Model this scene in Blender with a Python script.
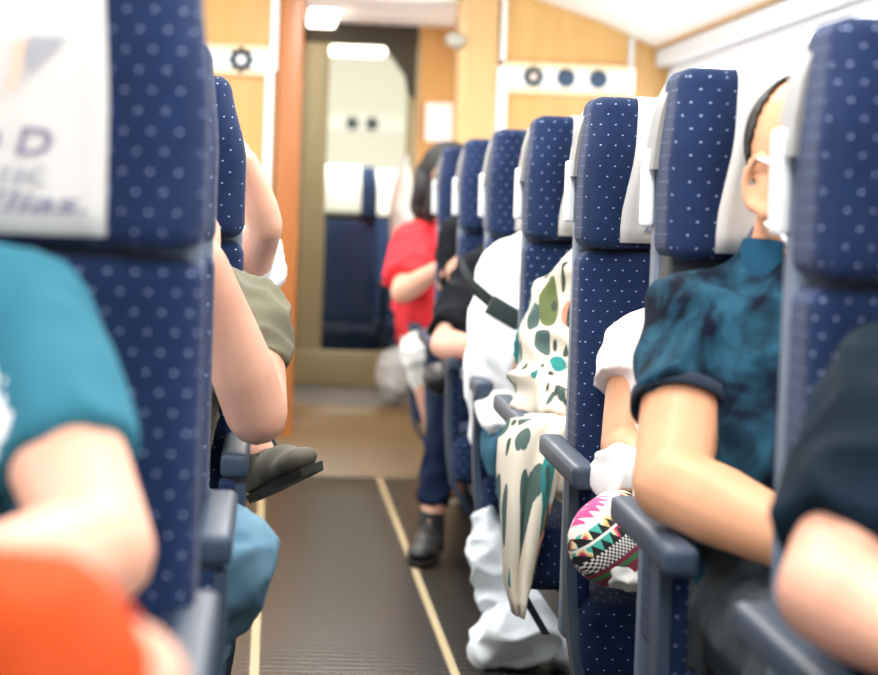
import bpy, bmesh, math, random
from mathutils import Vector, Matrix, Euler, Quaternion
random.seed(7)
for o in list(bpy.data.objects):
    bpy.data.objects.remove(o)
S = bpy.context.scene
COL = S.collection

# ------------------------------------------------------------------ camera
# eye height 1.10 m, just inside the left edge of the aisle, short telephoto, slightly rolled
cam_data = bpy.data.cameras.new('camera')
cam = bpy.data.objects.new('camera', cam_data)
COL.objects.link(cam)
FPX = 2200.0
cam_data.sensor_width = 36.0
cam_data.lens = 36.0 * FPX / 878.0
ROLL = 0.03
fw = Vector(((273 - 439) / FPX, (337.5 - 204) / FPX, -1)).normalized()      # world +Y in camera axes
up = Vector((math.sin(ROLL), math.cos(ROLL), 0))
up = (up - fw * up.dot(fw)).normalized()
rt = fw.cross(up)
cam.matrix_world = Matrix.Translation((0, 0, 1.1)) @ Matrix((rt, fw, up)).to_4x4()
cam_data.clip_start = 0.05
cam_data.dof.use_dof = True
cam_data.dof.focus_distance = 3.8
cam_data.dof.aperture_fstop = 3.8
S.camera = cam

# ------------------------------------------------------------------ daylight and exposure
S.view_settings.view_transform = 'Standard'
S.view_settings.look = 'None'
S.view_settings.gamma = 1.0
S.view_settings.use_curve_mapping = False
S.view_settings.exposure = 0.2
S.cycles.use_denoising = True
S.cycles.max_bounces = 10
S.cycles.diffuse_bounces = 6
S.cycles.sample_clamp_indirect = 8.0
W = bpy.data.worlds.new('daylight')
S.world = W
W.use_nodes = True
W.node_tree.nodes['Background'].inputs[0].default_value = (0.93, 0.97, 1.0, 1)
W.node_tree.nodes['Background'].inputs[1].default_value = 5.0


def area_light(name, loc, sx, sy, power, color=(1, 0.975, 0.94), rot=(0, 0, 0)):
    d = bpy.data.lights.new(name, 'AREA')
    d.shape = 'RECTANGLE'
    d.size, d.size_y = sx, sy
    d.energy = power
    d.color = color
    o = bpy.data.objects.new(name, d)
    o.location = loc
    o.rotation_euler = rot
    COL.objects.link(o)
    return o


# light of the ceiling lamp strips above the aisle (their fixtures are built with the ceiling)
LAMP_Y = [0.6, 2.4, 4.2, 6.0, 7.8]
for ly in LAMP_Y:
    area_light('area_light', (0.235, ly, 2.07), 0.22, 1.2, 22)
area_light('area_light', (0.20, 9.85, 1.92), 0.12, 0.5, 3)
far_fill = area_light('area_light', (0.40, 11.55, 2.0), 0.5, 0.5, 60, rot=(math.radians(62), 0, 0))  # added fill without a fixture, tilted to brighten the far end wall
far_fill.data.spread = math.radians(130)

# ------------------------------------------------------------------ materials


def lin(c):
    out = []
    for v in c:
        v = v / 255.0
        out.append(v / 12.92 if v <= 0.04045 else ((v + 0.055) / 1.055) ** 2.4)
    return (out[0], out[1], out[2], 1)


MATS = {}


def mat(name, rgb=(200, 200, 200), rough=0.6, spec=0.5, metal=0.0, sheen=0.0, bump=None, vary=None, emit=None):
    if name in MATS:
        return MATS[name]
    m = bpy.data.materials.new(name)
    m.use_nodes = True
    nt = m.node_tree
    b = nt.nodes['Principled BSDF']
    b.inputs['Base Color'].default_value = lin(rgb)
    b.inputs['Roughness'].default_value = rough
    b.inputs['Specular IOR Level'].default_value = spec
    b.inputs['Metallic'].default_value = metal
    b.inputs['Sheen Weight'].default_value = sheen
    if emit:
        b.inputs['Emission Color'].default_value = lin(rgb)
        b.inputs['Emission Strength'].default_value = emit
    co = nt.nodes.new('ShaderNodeTexCoord')
    if vary:
        n = nt.nodes.new('ShaderNodeTexNoise')
        n.inputs['Scale'].default_value = vary[0]
        n.inputs['Detail'].default_value = 4
        nt.links.new(co.outputs['Object'], n.inputs['Vector'])
        r = nt.nodes.new('ShaderNodeValToRGB')
        r.color_ramp.elements[0].position = 0.35
        r.color_ramp.elements[1].position = 0.65
        r.color_ramp.elements[0].color = lin(rgb)
        r.color_ramp.elements[1].color = lin(vary[1])
        nt.links.new(n.outputs['Fac'], r.inputs['Fac'])
        nt.links.new(r.outputs['Color'], b.inputs['Base Color'])
    if bump:
        n = nt.nodes.new('ShaderNodeTexNoise')
        n.inputs['Scale'].default_value = bump[0]
        n.inputs['Detail'].default_value = 3
        nt.links.new(co.outputs['Object'], n.inputs['Vector'])
        bp = nt.nodes.new('ShaderNodeBump')
        bp.inputs['Strength'].default_value = bump[1]
        bp.inputs['Distance'].default_value = 0.01
        nt.links.new(n.outputs['Fac'], bp.inputs['Height'])
        nt.links.new(bp.outputs['Normal'], b.inputs['Normal'])
    MATS[name] = m
    return m


class NT:
    """small helper for writing node maths"""

    def __init__(self, name, rough=0.8, sheen=0.0):
        self.m = bpy.data.materials.new(name)
        self.m.use_nodes = True
        self.nt = self.m.node_tree
        self.b = self.nt.nodes['Principled BSDF']
        self.b.inputs['Roughness'].default_value = rough
        self.b.inputs['Sheen Weight'].default_value = sheen
        self.co = self.nt.nodes.new('ShaderNodeTexCoord').outputs['Object']
        s = self.nt.nodes.new('ShaderNodeSeparateXYZ')
        self.nt.links.new(self.co, s.inputs[0])
        self.x, self.y, self.z = s.outputs
        MATS[name] = self.m

    def op(self, f, a, b=None, c=None):
        n = self.nt.nodes.new('ShaderNodeMath')
        n.operation = f
        for i, v in enumerate((a, b, c)):
            if v is None:
                continue
            if isinstance(v, (int, float)):
                n.inputs[i].default_value = v
            else:
                self.nt.links.new(v, n.inputs[i])
        return n.outputs[0]

    def noise(self, scale, detail=2, vec=None, dist=0.0):
        n = self.nt.nodes.new('ShaderNodeTexNoise')
        n.inputs['Scale'].default_value = scale
        n.inputs['Detail'].default_value = detail
        n.inputs['Distortion'].default_value = dist
        self.nt.links.new(vec or self.co, n.inputs['Vector'])
        return n.outputs['Fac']

    def mapped(self, rot, scale, loc=(0, 0, 0)):
        n = self.nt.nodes.new('ShaderNodeMapping')
        n.inputs['Rotation'].default_value = rot
        n.inputs['Scale'].default_value = scale
        n.inputs['Location'].default_value = loc
        self.nt.links.new(self.co, n.inputs['Vector'])
        return n.outputs[0]

    def mix(self, fac, a, b):
        n = self.nt.nodes.new('ShaderNodeMix')
        n.data_type = 'RGBA'
        if isinstance(fac, (int, float)):
            n.inputs[0].default_value = fac
        else:
            self.nt.links.new(fac, n.inputs[0])
        for i, v in ((6, a), (7, b)):
            if isinstance(v, tuple):
                n.inputs[i].default_value = lin(v)
            else:
                self.nt.links.new(v, n.inputs[i])
        return n.outputs[2]

    def bump(self, h, strength=0.3, dist=0.01):
        n = self.nt.nodes.new('ShaderNodeBump')
        n.inputs['Strength'].default_value = strength
        n.inputs['Distance'].default_value = dist
        self.nt.links.new(h, n.inputs['Height'])
        self.nt.links.new(n.outputs[0], self.b.inputs['Normal'])

    def out(self, col):
        self.nt.links.new(col, self.b.inputs['Base Color'])
        return self.m


def plush(name, top=False, base=(18, 42, 81), dark=(11, 28, 61), dot=(170, 188, 222)):
    """blue seat plush with staggered small pale dashes"""
    t = NT(name, rough=0.85, sheen=0.05)
    t.b.inputs['Specular IOR Level'].default_value = 0.25
    s = 0.026
    nx = t.nt.nodes.new('ShaderNodeSeparateXYZ')
    tc = t.nt.nodes.new('ShaderNodeTexCoord')
    t.nt.links.new(tc.outputs['Normal'], nx.inputs[0])
    sidef = t.op('GREATER_THAN', t.op('ABSOLUTE', nx.outputs[0]), 0.72)
    topf = t.op('GREATER_THAN', t.op('ABSOLUTE', nx.outputs[2]), 0.72)
    u = t.op('ADD', t.op('MULTIPLY', t.x, t.op('SUBTRACT', 1.0, sidef)), t.op('MULTIPLY', t.y, sidef))
    v = t.op('ADD', t.op('MULTIPLY', t.z, t.op('SUBTRACT', 1.0, topf)), t.op('MULTIPLY', t.y, topf))
    u, v = t.op('DIVIDE', u, s), t.op('DIVIDE', v, s * 0.72)
    row = t.op('FLOOR', v)
    off = t.op('MULTIPLY', t.op('MODULO', t.op('ABSOLUTE', row), 2.0), 0.5)
    fu = t.op('SUBTRACT', t.op('FRACT', t.op('ADD', u, off)), 0.5)
    fv = t.op('SUBTRACT', t.op('FRACT', v), 0.5)
    a = t.op('ADD', t.op('MULTIPLY', fu, 0.8), t.op('MULTIPLY', fv, 0.45))
    b = t.op('SUBTRACT', t.op('MULTIPLY', fv, 0.8), t.op('MULTIPLY', fu, 0.45))
    d = t.op('ADD', t.op('POWER', t.op('DIVIDE', a, 0.066), 2.0), t.op('POWER', t.op('DIVIDE', b, 0.044), 2.0))
    isdot = t.op('LESS_THAN', d, 1.0)
    n = t.noise(60, 3)
    col = t.mix(n, base, dark)
    col = t.mix(isdot, col, dot)
    t.bump(t.noise(900, 2), 0.25, 0.002)
    return t.out(col)


PLUSH = plush('blue_dotted_plush')
PLUSH_TOP = plush('blue_dotted_plush_flat', True)
COVER = mat('white_cover_cloth', (204, 203, 201), 0.9, 0.2, bump=(220, 0.15))
SLATE = mat('slate_plastic', (46, 60, 78), 0.5, 0.35, bump=(400, 0.05))
SHELL = mat('grey_blue_shell', (96, 110, 128), 0.45)
BEIGE = mat('beige_plastic', (136, 135, 134), 0.5)
GRIP = mat('white_plastic', (238, 240, 242), 0.35)
DARKM = mat('dark_metal', (34, 36, 40), 0.45, metal=0.3)
CHROME = mat('brushed_metal', (205, 208, 210), 0.28, metal=0.9)
PRINTV = mat('violet_grey_print', (120, 118, 144), 0.8)
PRINTG = mat('light_grey_print', (162, 164, 174), 0.8)
PRINTO = mat('orange_print', (236, 196, 172), 0.8)
SKIN = mat('skin', (220, 168, 144), 0.5, 0.35, vary=(9, (212, 154, 130)))
SKIN_TAN = mat('tan_skin', (212, 156, 120), 0.48, 0.35, vary=(9, (202, 144, 108)))
HAIRB = mat('black_hair', (11, 10, 10), 0.6, bump=(180, 0.5))
HAIRD = mat('brown_hair', (58, 42, 32), 0.5, bump=(180, 0.5))
EYE = mat('eye_white', (235, 232, 226), 0.2)
IRIS = mat('dark_iris', (40, 28, 20), 0.2)
LIP = mat('lip', (190, 120, 105), 0.5)

# ------------------------------------------------------------------ mesh helpers


def link(name, me, m=None, parent=None, smooth=True):
    o = bpy.data.objects.new(name, me)
    COL.objects.link(o)
    if m:
        me.materials.append(m)
    if parent:
        o.parent = parent
    if smooth:
        for p in me.polygons:
            p.use_smooth = True
    return o


def solid(bm, t):
    bm.normal_update()
    bmesh.ops.recalc_face_normals(bm, faces=bm.faces[:])
    bm.normal_update()
    bmesh.ops.solidify(bm, geom=bm.faces[:], thickness=t)


def from_bm(name, bm, m=None, parent=None, smooth=True, angle=None):
    bmesh.ops.recalc_face_normals(bm, faces=bm.faces[:])
    me = bpy.data.meshes.new(name)
    bm.to_mesh(me)
    bm.free()
    o = link(name, me, m, parent, smooth)
    if angle:
        me.set_sharp_from_angle(angle=math.radians(angle))
    return o


def box(bm, x0, x1, y0, y1, z0, z1, bev=0.0):
    r = bmesh.ops.create_cube(bm, size=1.0)
    vs = r['verts']
    for v in vs:
        v.co = Vector(((x0 + x1) / 2 + v.co.x * (x1 - x0), (y0 + y1) / 2 + v.co.y * (y1 - y0), (z0 + z1) / 2 + v.co.z * (z1 - z0)))
    if bev:
        es = list({e for v in vs for e in v.link_edges})
        bmesh.ops.bevel(bm, geom=es, offset=bev, segments=3, affect='EDGES', profile=0.6)
    return vs


def bx(name, x0, x1, y0, y1, z0, z1, m, parent=None, bev=0.0):
    bm = bmesh.new()
    box(bm, x0, x1, y0, y1, z0, z1, bev)
    return from_bm(name, bm, m, parent, smooth=bool(bev), angle=40 if bev else None)


def soft_box(x0, x1, y0, y1, z0, z1, r, n=9, deform=None):
    """rounded, finely divided box for cushions"""
    bm = bmesh.new()
    h = Vector(((x1 - x0) / 2, (y1 - y0) / 2, (z1 - z0) / 2))
    c = Vector(((x0 + x1) / 2, (y0 + y1) / 2, (z0 + z1) / 2))

    def samples(hh):
        rr = min(r, hh)
        ed = [-hh + rr * k / 4 for k in range(4)]
        mid = [-(hh - rr) + 2 * (hh - rr) * k / n for k in range(n + 1)]
        return ed + mid + [-e for e in reversed(ed)]
    for ax in range(3):
        a, b = (ax + 1) % 3, (ax + 2) % 3
        sa, sb = samples(h[a]), samples(h[b])
        for sg in (-1, 1):
            grid = []
            for p in sa:
                row = []
                for q in sb:
                    v = Vector((0, 0, 0))
                    v[ax] = sg * h[ax]
                    v[a] = p
                    v[b] = q
                    inn = Vector([max(-(h[i] - min(r, h[i])), min(h[i] - min(r, h[i]), v[i])) for i in range(3)])
                    d = v - inn
                    if d.length > 1e-9:
                        v = inn + d.normalized() * min(r, min(h))
                    v = v + c
                    if deform:
                        v = deform(v)
                    row.append(bm.verts.new(v))
                grid.append(row)
            for i in range(len(sa) - 1):
                for j in range(len(sb) - 1):
                    bm.faces.new((grid[i][j], grid[i + 1][j], grid[i + 1][j + 1], grid[i][j + 1]))
    bmesh.ops.remove_doubles(bm, verts=bm.verts[:], dist=1e-5)
    return bm


def frame_of(d, hint=Vector((0, 0, 1))):
    d = d.normalized()
    if abs(d.dot(hint)) > 0.95:
        hint = Vector((1, 0, 0))
    a = d.cross(hint).normalized()
    return a, d.cross(a).normalized()


def tube(bm, pts, radii, seg=12, cap=True):
    rings = []
    for i, p in enumerate(pts):
        d = (pts[min(i + 1, len(pts) - 1)] - pts[max(i - 1, 0)])
        a, b = frame_of(d)
        if rings:
            a0 = rings[-1][1]
            a = (a0 - d.normalized() * a0.dot(d.normalized())).normalized()
            b = d.normalized().cross(a)
        r = radii[i] if isinstance(radii, (list, tuple)) else radii
        rings.append(([bm.verts.new(p + a * math.cos(2 * math.pi * k / seg) * r + b * math.sin(2 * math.pi * k / seg) * r) for k in range(seg)], a))
    for i in range(len(rings) - 1):
        A, B = rings[i][0], rings[i + 1][0]
        for k in range(seg):
            bm.faces.new((A[k], A[(k + 1) % seg], B[(k + 1) % seg], B[k]))
    if cap:
        bm.faces.new(rings[0][0][::-1])
        bm.faces.new(rings[-1][0])


def ell(bm, c, rad, R=None, sub=3):
    r = bmesh.ops.create_icosphere(bm, subdivisions=sub, radius=1.0)
    for v in r['verts']:
        q = Vector((v.co.x * rad[0], v.co.y * rad[1], v.co.z * rad[2]))
        if R is not None:
            q = R @ q
        v.co = Vector(c) + q
    return r['verts']


def cone(bm, p, r0, q, r1, caps=(True, True), seg=16):
    """tapered limb piece, round ends where caps"""
    p, q = Vector(p), Vector(q)
    tube(bm, [p, q], [r0, r1], seg)
    if caps[0]:
        ell(bm, p, (r0, r0, r0), sub=2)
    if caps[1]:
        ell(bm, q, (r1, r1, r1), sub=2)


def loft(bm, rings, seg=24, power=2.3):
    """rings: (centre, half width vector, half depth vector)"""
    R = []
    for c, a, b in rings:
        row = []
        for k in range(seg):
            t = 2 * math.pi * k / seg
            ct, st = math.cos(t), math.sin(t)
            e = 2 / power
            row.append(bm.verts.new(Vector(c) + Vector(a) * (abs(ct) ** e * (1 if ct >= 0 else -1)) + Vector(b) * (abs(st) ** e * (1 if st >= 0 else -1))))
        R.append(row)
    for i in range(len(R) - 1):
        for k in range(seg):
            bm.faces.new((R[i][k], R[i][(k + 1) % seg], R[i + 1][(k + 1) % seg], R[i + 1][k]))
    bm.faces.new(R[0][::-1])
    bm.faces.new(R[-1])


CL = {}


def fuse(name, bm, voxel, m, parent=None, smooth=4, folds=None):
    """one continuous skin over overlapping shapes; folds = (size, depth) wrinkles"""
    bmesh.ops.recalc_face_normals(bm, faces=bm.faces[:])
    me = bpy.data.meshes.new(name)
    bm.to_mesh(me)
    bm.free()
    o = bpy.data.objects.new(name, me)
    COL.objects.link(o)
    r = o.modifiers.new('r', 'REMESH')
    r.mode = 'VOXEL'
    r.voxel_size = voxel
    s = o.modifiers.new('s', 'SMOOTH')
    s.factor = 0.5
    s.iterations = smooth
    if folds:
        key = round(folds[0], 4)
        if key not in CL:
            tx = bpy.data.textures.new('folds', 'MUSGRAVE')
            tx.noise_scale = folds[0]
            tx.musgrave_type = 'RIDGED_MULTIFRACTAL'
            tx.octaves = 1.6
            CL[key] = tx
        dm = o.modifiers.new('d', 'DISPLACE')
        dm.texture = CL[key]
        dm.strength = folds[1]
        dm.mid_level = 0.6
        dm.texture_coords = 'LOCAL'
        s2 = o.modifiers.new('s2', 'SMOOTH')
        s2.factor = 0.5
        s2.iterations = 2
    dg = bpy.context.evaluated_depsgraph_get()
    new = bpy.data.meshes.new_from_object(o.evaluated_get(dg))
    bpy.data.objects.remove(o)
    bpy.data.meshes.remove(me)
    new.name = name
    new.materials.clear()
    return link(name, new, m, parent)


def tag(o, label, cat, group=None, kind=None):
    o['label'] = label
    o['category'] = cat
    if group:
        o['group'] = group
    if kind:
        o['kind'] = kind
    return o


def struct(o):
    o['kind'] = 'structure'
    return o


def empty(name, loc):
    o = bpy.data.objects.new(name, None)
    o.empty_display_size = 0.1
    COL.objects.link(o)
    o.location = loc
    return o


def smooth01(t):
    t = max(0.0, min(1.0, t))
    return t * t * (3 - 2 * t)


def text_mesh(name, body, size, loc, m, parent, shear=0.0, side=1, width=None, spacing=1.0):
    """flat printed letters facing -Y"""
    cu = bpy.data.curves.new(name, 'FONT')
    cu.body = body
    cu.size = size
    cu.shear = shear
    cu.space_character = spacing
    cu.align_x = 'CENTER'
    cu.offset = size * 0.012
    o = bpy.data.objects.new(name, cu)
    COL.objects.link(o)
    dg = bpy.context.evaluated_depsgraph_get()
    me = bpy.data.meshes.new_from_object(o.evaluated_get(dg))
    bpy.data.objects.remove(o)
    xs = [v.co.x for v in me.vertices]
    k = width / (max(xs) - min(xs)) if width else 1.0
    for v in me.vertices:
        v.co = Vector((loc[0] + v.co.x * k, loc[1], loc[2] + v.co.y))
    return link(name, me, m, parent, smooth=False)

# ------------------------------------------------------------------ the carriage shell
XL, XR, YB, YE = -1.15, 1.62, -2.6, 9.1

WHITEW = mat('white_lining', (236, 234, 228), 0.55)
GREYW = mat('grey_lining', (206, 208, 210), 0.5)


def wood(name, a, b, rough=0.4):
    t = NT(name, rough)
    n = t.noise(3.0, 5, t.mapped((0, 0, 0), (6, 6, 0.5)), 0.6)
    n2 = t.noise(30.0, 3, t.mapped((0, 0, 0), (6, 6, 0.3)))
    f = t.op('MULTIPLY_ADD', n2, 0.35, t.op('MULTIPLY', n, 0.75))
    return t.out(t.mix(f, a, b))


WOOD_TAN = wood('tan_wood', (214, 172, 108), (190, 142, 78))
WOOD_ORANGE = wood('orange_wood', (186, 116, 58), (160, 92, 42), 0.3)
WOOD_PALE = wood('pale_wood', (214, 178, 124), (194, 152, 98), 0.32)
BRONZE = mat('bronze_metal', (150, 141, 104), 0.35, metal=0.2)
BRONZED = mat('dark_bronze', (64, 60, 46), 0.4, metal=0.4)


def glass(name, tint=(255, 255, 255), refl=0.06):
    m = bpy.data.materials.new(name)
    m.use_nodes = True
    nt = m.node_tree
    for n in list(nt.nodes):
        if n.type != 'OUTPUT_MATERIAL':
            nt.nodes.remove(n)
    o = nt.nodes['Material Output']
    t = nt.nodes.new('ShaderNodeBsdfTransparent')
    t.inputs[0].default_value = lin(tint)
    g = nt.nodes.new('ShaderNodeBsdfGlossy')
    g.inputs['Roughness'].default_value = 0.02
    x = nt.nodes.new('ShaderNodeMixShader')
    x.inputs[0].default_value = refl
    nt.links.new(t.outputs[0], x.inputs[1])
    nt.links.new(g.outputs[0], x.inputs[2])
    nt.links.new(x.outputs[0], o.inputs[0])
    MATS[name] = m
    return m


GLASS = glass('window_glass')
DGLASS = glass('door_glass', (244, 244, 236), 0.008)


def floor_mat():
    t = NT('ribbed_rubber_floor', 0.3)
    t.b.inputs['Specular IOR Level'].default_value = 0.3
    n = t.noise(1.6, 4)
    rib = t.op('SINE', t.op('MULTIPLY', t.y, 2 * math.pi / 0.05))
    k = t.op('GREATER_THAN', rib, 0.55)
    base = t.mix(n, (28, 27, 27), (46, 39, 33))
    col = t.mix(t.op('MULTIPLY', k, 0.45), base, (66, 65, 63))
    t.bump(rib, 0.4, 0.003)
    return t.out(col)


FLOOR = floor_mat()
STRIP = mat('sand_strip', (178, 159, 124), 0.5)
TANLINO = mat('tan_linoleum', (112, 86, 52), 0.34, vary=(2.0, (98, 74, 42)))
GREYLINO = mat('grey_linoleum', (112, 109, 104), 0.6)

struct(bx('floor', XL, XR, YB, 8.93, -0.06, 0.0, FLOOR))
struct(bx('trim_1', -0.022, 0.0, YB, 8.92, 0.0, 0.004, STRIP))
struct(bx('trim_2', 0.454, 0.474, YB, 8.92, 0.0, 0.004, STRIP))

# ramp up to the raised vestibule floor
bm = bmesh.new()
prof = [(8.93, -0.06), (8.93, 0.0), (8.99, 0.07), (9.05, 0.135), (9.11, 0.19), (9.18, 0.228), (9.26, 0.248), (9.36, 0.255), (9.36, -0.06)]
A = [bm.verts.new((-0.4, y, z)) for y, z in prof]
B = [bm.verts.new((1.62, y, z)) for y, z in prof]
for i in range(len(prof)):
    j = (i + 1) % len(prof)
    bm.faces.new((A[i], A[j], B[j], B[i]))
bm.faces.new(A)
bm.faces.new(B[::-1])
struct(from_bm('floor_ramp', bm, TANLINO, angle=40))
struct(bx('floor_vestibule', -0.4, 1.62, 9.36, 10.5, -0.06, 0.255, GREYLINO))

# side walls with long windows
WIN = [(-2.4, -0.75), (-0.62, 1.05), (1.18, 3.0), (3.13, 5.62), (5.8, 9.0)]
wn = 1
for side, x0, x1 in (('right', XR, XR + 0.07), ('left', XL - 0.07, XL)):
    bm = bmesh.new()
    box(bm, x0, x1, YB, 9.16, 0.0, 0.80)
    box(bm, x0, x1, YB, 9.16, 1.71, 1.80)
    ys = [YB] + [v for w in WIN for v in w] + [9.16]
    for k in range(0, len(ys), 2):
        box(bm, x0, x1, ys[k], ys[k + 1], 0.80, 1.71)
    struct(from_bm('wall_' + side, bm, WHITEW, smooth=False))
    for a, b in WIN:
        bm = bmesh.new()
        xa, xb = (x0 - 0.012, x0 + 0.03) if side == 'right' else (x1 - 0.03, x1 + 0.012)
        box(bm, xa, xb, a - 0.02, b + 0.02, 0.79, 0.83)
        box(bm, xa, xb, a - 0.02, b + 0.02, 1.68, 1.72)
        box(bm, xa, xb, a - 0.02, a + 0.02, 0.79, 1.72)
        box(bm, xa, xb, b - 0.02, b + 0.02, 0.79, 1.72)
        f = struct(from_bm('window_%d' % wn, bm, GREYW, smooth=False))
        bx('pane', (x0 + x1) / 2 - 0.004, (x0 + x1) / 2 + 0.004, a, b, 0.80, 1.71, GLASS, f)
        wn += 1
struct(bx('wall_back', XL - 0.07, XR + 0.07, YB - 0.07, YB, 0, 2.2, WHITEW))

# vaulted ceiling
cp = [(-1.15, 1.725), (-1.13, 1.80), (-1.03, 1.85), (-0.86, 1.91), (-0.57, 1.99), (-0.25, 2.07), (0.0, 2.10), (0.235, 2.11),
      (0.47, 2.10), (0.72, 2.07), (1.04, 1.99), (1.33, 1.90), (1.50, 1.83), (1.60, 1.785), (1.62, 1.725)]
bm = bmesh.new()
rows = []
for y in (YB, 9.12):
    rows.append([bm.verts.new((x, y, z)) for x, z in cp] + [bm.verts.new((x, y, z + 0.06)) for x, z in reversed(cp)])
n = len(rows[0])
for i in range(n):
    j = (i + 1) % n
    bm.faces.new((rows[0][i], rows[0][j], rows[1][j], rows[1][i]))
bm.faces.new(rows[0][::-1])
bm.faces.new(rows[1])
struct(from_bm('ceiling', bm, WHITEW, angle=35))
struct(bx('trim_3', 1.565, 1.63, YB, 9.1, 1.72, 1.79, GREYW, bev=0.008))
struct(bx('trim_4', -1.16, -1.095, YB, 9.1, 1.72, 1.79, GREYW, bev=0.008))
struct(bx('trim_5', 1.555, 1.585, YB, 9.1, 1.793, 1.803, WOOD_TAN))

LAMP = mat('lamp_diffuser', (255, 250, 240), 0.5, emit=5.0)
for i, ly in enumerate(LAMP_Y):
    t = empty('ceiling_lamp', (0.235, ly, 2.10))
    bx('lamp_housing', -0.14, 0.14, -0.68, 0.68, -0.012, 0.012, GREYW, t, 0.005)
    bx('lamp_diffuser', -0.115, 0.115, -0.64, 0.64, -0.022, -0.012, LAMP, t, 0.004)
    tag(t, ['long white lamp strip on the ceiling above the camera', 'long ceiling lamp strip over the foremost seats', 'long ceiling lamp strip over the man in the dark polo shirt',
            'long ceiling lamp strip over the middle of the aisle', 'long ceiling lamp strip nearest the glass door'][i], 'lamp', 'ceiling lamp strips')

# end walls of the saloon
struct(bx('wall_end_left', XL, 0.005, 9.1, 9.16, 0.0, 2.12, WOOD_TAN))
struct(bx('wall_end_right', 0.90, XR, 9.1, 9.16, 0.0, 2.12, WOOD_TAN))
struct(bx('trim_6', 0.005, 0.105, 9.06, 10.36, 0.0, 2.1, WOOD_ORANGE, bev=0.01))
struct(bx('trim_7', 0.735, 0.905, 9.04, 9.2, 0.0, 2.1, WOOD_PALE, bev=0.03))
bm = bmesh.new()
box(bm, 0.905, 0.97, 9.2, 10.42, 0.25, 0.95)
box(bm, 0.905, 0.97, 9.2, 10.42, 1.85, 2.1)
box(bm, 0.905, 0.97, 9.2, 9.32, 0.95, 1.85)
box(bm, 0.905, 0.97, 10.28, 10.42, 0.95, 1.85)
struct(from_bm('wall_vestibule_right', bm, WOOD_TAN, smooth=False))
struct(bx('window_11', 0.93, 0.938, 9.32, 10.28, 0.95, 1.85, GLASS))  # unseen window, added to let daylight onto the vestibule ceiling
struct(bx('ceiling_vestibule', -0.3, 1.0, 9.13, 10.5, 1.955, 2.1, WHITEW))
struct(bx('wall_vestibule_end', 0.665, 0.97, 10.36, 10.42, 0.255, 1.96, WOOD_TAN))

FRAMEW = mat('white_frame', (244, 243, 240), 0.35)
# slim white frame round the left end panel
bm = bmesh.new()
box(bm, -0.045, -0.012, 9.05, 9.1, 1.05, 1.64, 0.006)
box(bm, -0.03, 0.0, 9.06, 9.1, 1.64, 2.05, 0.006)
struct(from_bm('trim_8', bm, FRAMEW, angle=40))
bm = bmesh.new()
box(bm, 0.905, 0.945, 9.05, 9.1, 1.38, 1.70, 0.008)
box(bm, 1.445, 1.475, 9.05, 9.1, 1.60, 1.71, 0.006)
box(bm, 0.915, 0.935, 9.06, 9.1, 1.72, 2.02, 0.004)
struct(from_bm('trim_9', bm, FRAMEW, angle=40))
struct(bx('trim_10', 1.452, 1.47, 9.07, 9.1, 1.71, 1.84, GREYW))
# white slab with a slanted top, low on the right end wall
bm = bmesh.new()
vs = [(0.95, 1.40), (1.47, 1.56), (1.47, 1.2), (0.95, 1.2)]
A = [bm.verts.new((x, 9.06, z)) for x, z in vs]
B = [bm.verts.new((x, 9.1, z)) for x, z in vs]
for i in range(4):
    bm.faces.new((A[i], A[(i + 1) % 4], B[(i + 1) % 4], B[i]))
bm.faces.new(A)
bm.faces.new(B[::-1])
struct(from_bm('slanted_slab', bm, FRAMEW, smooth=False))

SIGNW = mat('sign_white', (242, 242, 240), 0.4)
SIGNEDGE = mat('sign_edge', (226, 206, 170), 0.4)
ICON = mat('icon_blue', (44, 66, 92), 0.5)
ICOND = mat('icon_dark', (30, 52, 62), 0.5)
ICONP = mat('icon_rose', (222, 196, 182), 0.5)


def octa(bm, cx, cz, y, r, notch=0.82):
    vs = []
    for k in range(16):
        rr = r if k % 2 == 0 else r * notch
        a = math.pi / 8 * k
        vs.append((cx + rr * math.sin(a), cz + rr * math.cos(a)))
    A = [bm.verts.new((x, y - 0.003, z)) for x, z in vs]
    B = [bm.verts.new((x, y, z)) for x, z in vs]
    bm.faces.new(A)
    bm.faces.new(B[::-1])
    for i in range(16):
        bm.faces.new((A[i], A[(i + 1) % 16], B[(i + 1) % 16], B[i]))


def ring_icon(parent, cx, cz, y, r, inner):
    bm = bmesh.new()
    octa(bm, cx, cz, y, r * 1.12, 0.74)
    o = from_bm('pictogram', bm, ICOND, parent, smooth=False)
    bm = bmesh.new()
    octa(bm, cx, cz, y - 0.003, r * 0.36, 0.95)
    from_bm('pictogram_centre', bm, inner, o, smooth=False)


t = empty('sign_band', (-0.15, 9.08, 1.68))
bx('band_board', -0.30, 0.115, -0.012, 0.02, -0.03, 0.035, SIGNW, t)
bm = bmesh.new()
box(bm, -0.30, 0.115, -0.016, 0.02, 0.035, 0.062)
box(bm, -0.30, 0.115, -0.016, 0.02, -0.057, -0.03)
from_bm('band_edge', bm, SIGNEDGE, t, smooth=False)
ring_icon(t, 0.003, 0.003, -0.013, 0.052, SIGNW)
tag(t, 'narrow white pictogram band with a single dark ring symbol, on the left end wall', 'sign', 'pictogram bands')
t = empty('sign_band', (1.19, 9.08, 1.655))
bx('band_board', -0.26, 0.26, -0.012, 0.02, -0.035, 0.035, SIGNW, t)
bm = bmesh.new()
box(bm, -0.26, 0.26, -0.016, 0.02, 0.035, 0.062)
box(bm, -0.26, 0.26, -0.016, 0.02, -0.062, -0.035)
from_bm('band_edge', bm, SIGNEDGE, t, smooth=False)
ring_icon(t, -0.135, 0.006, -0.013, 0.045, ICONP)
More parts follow.
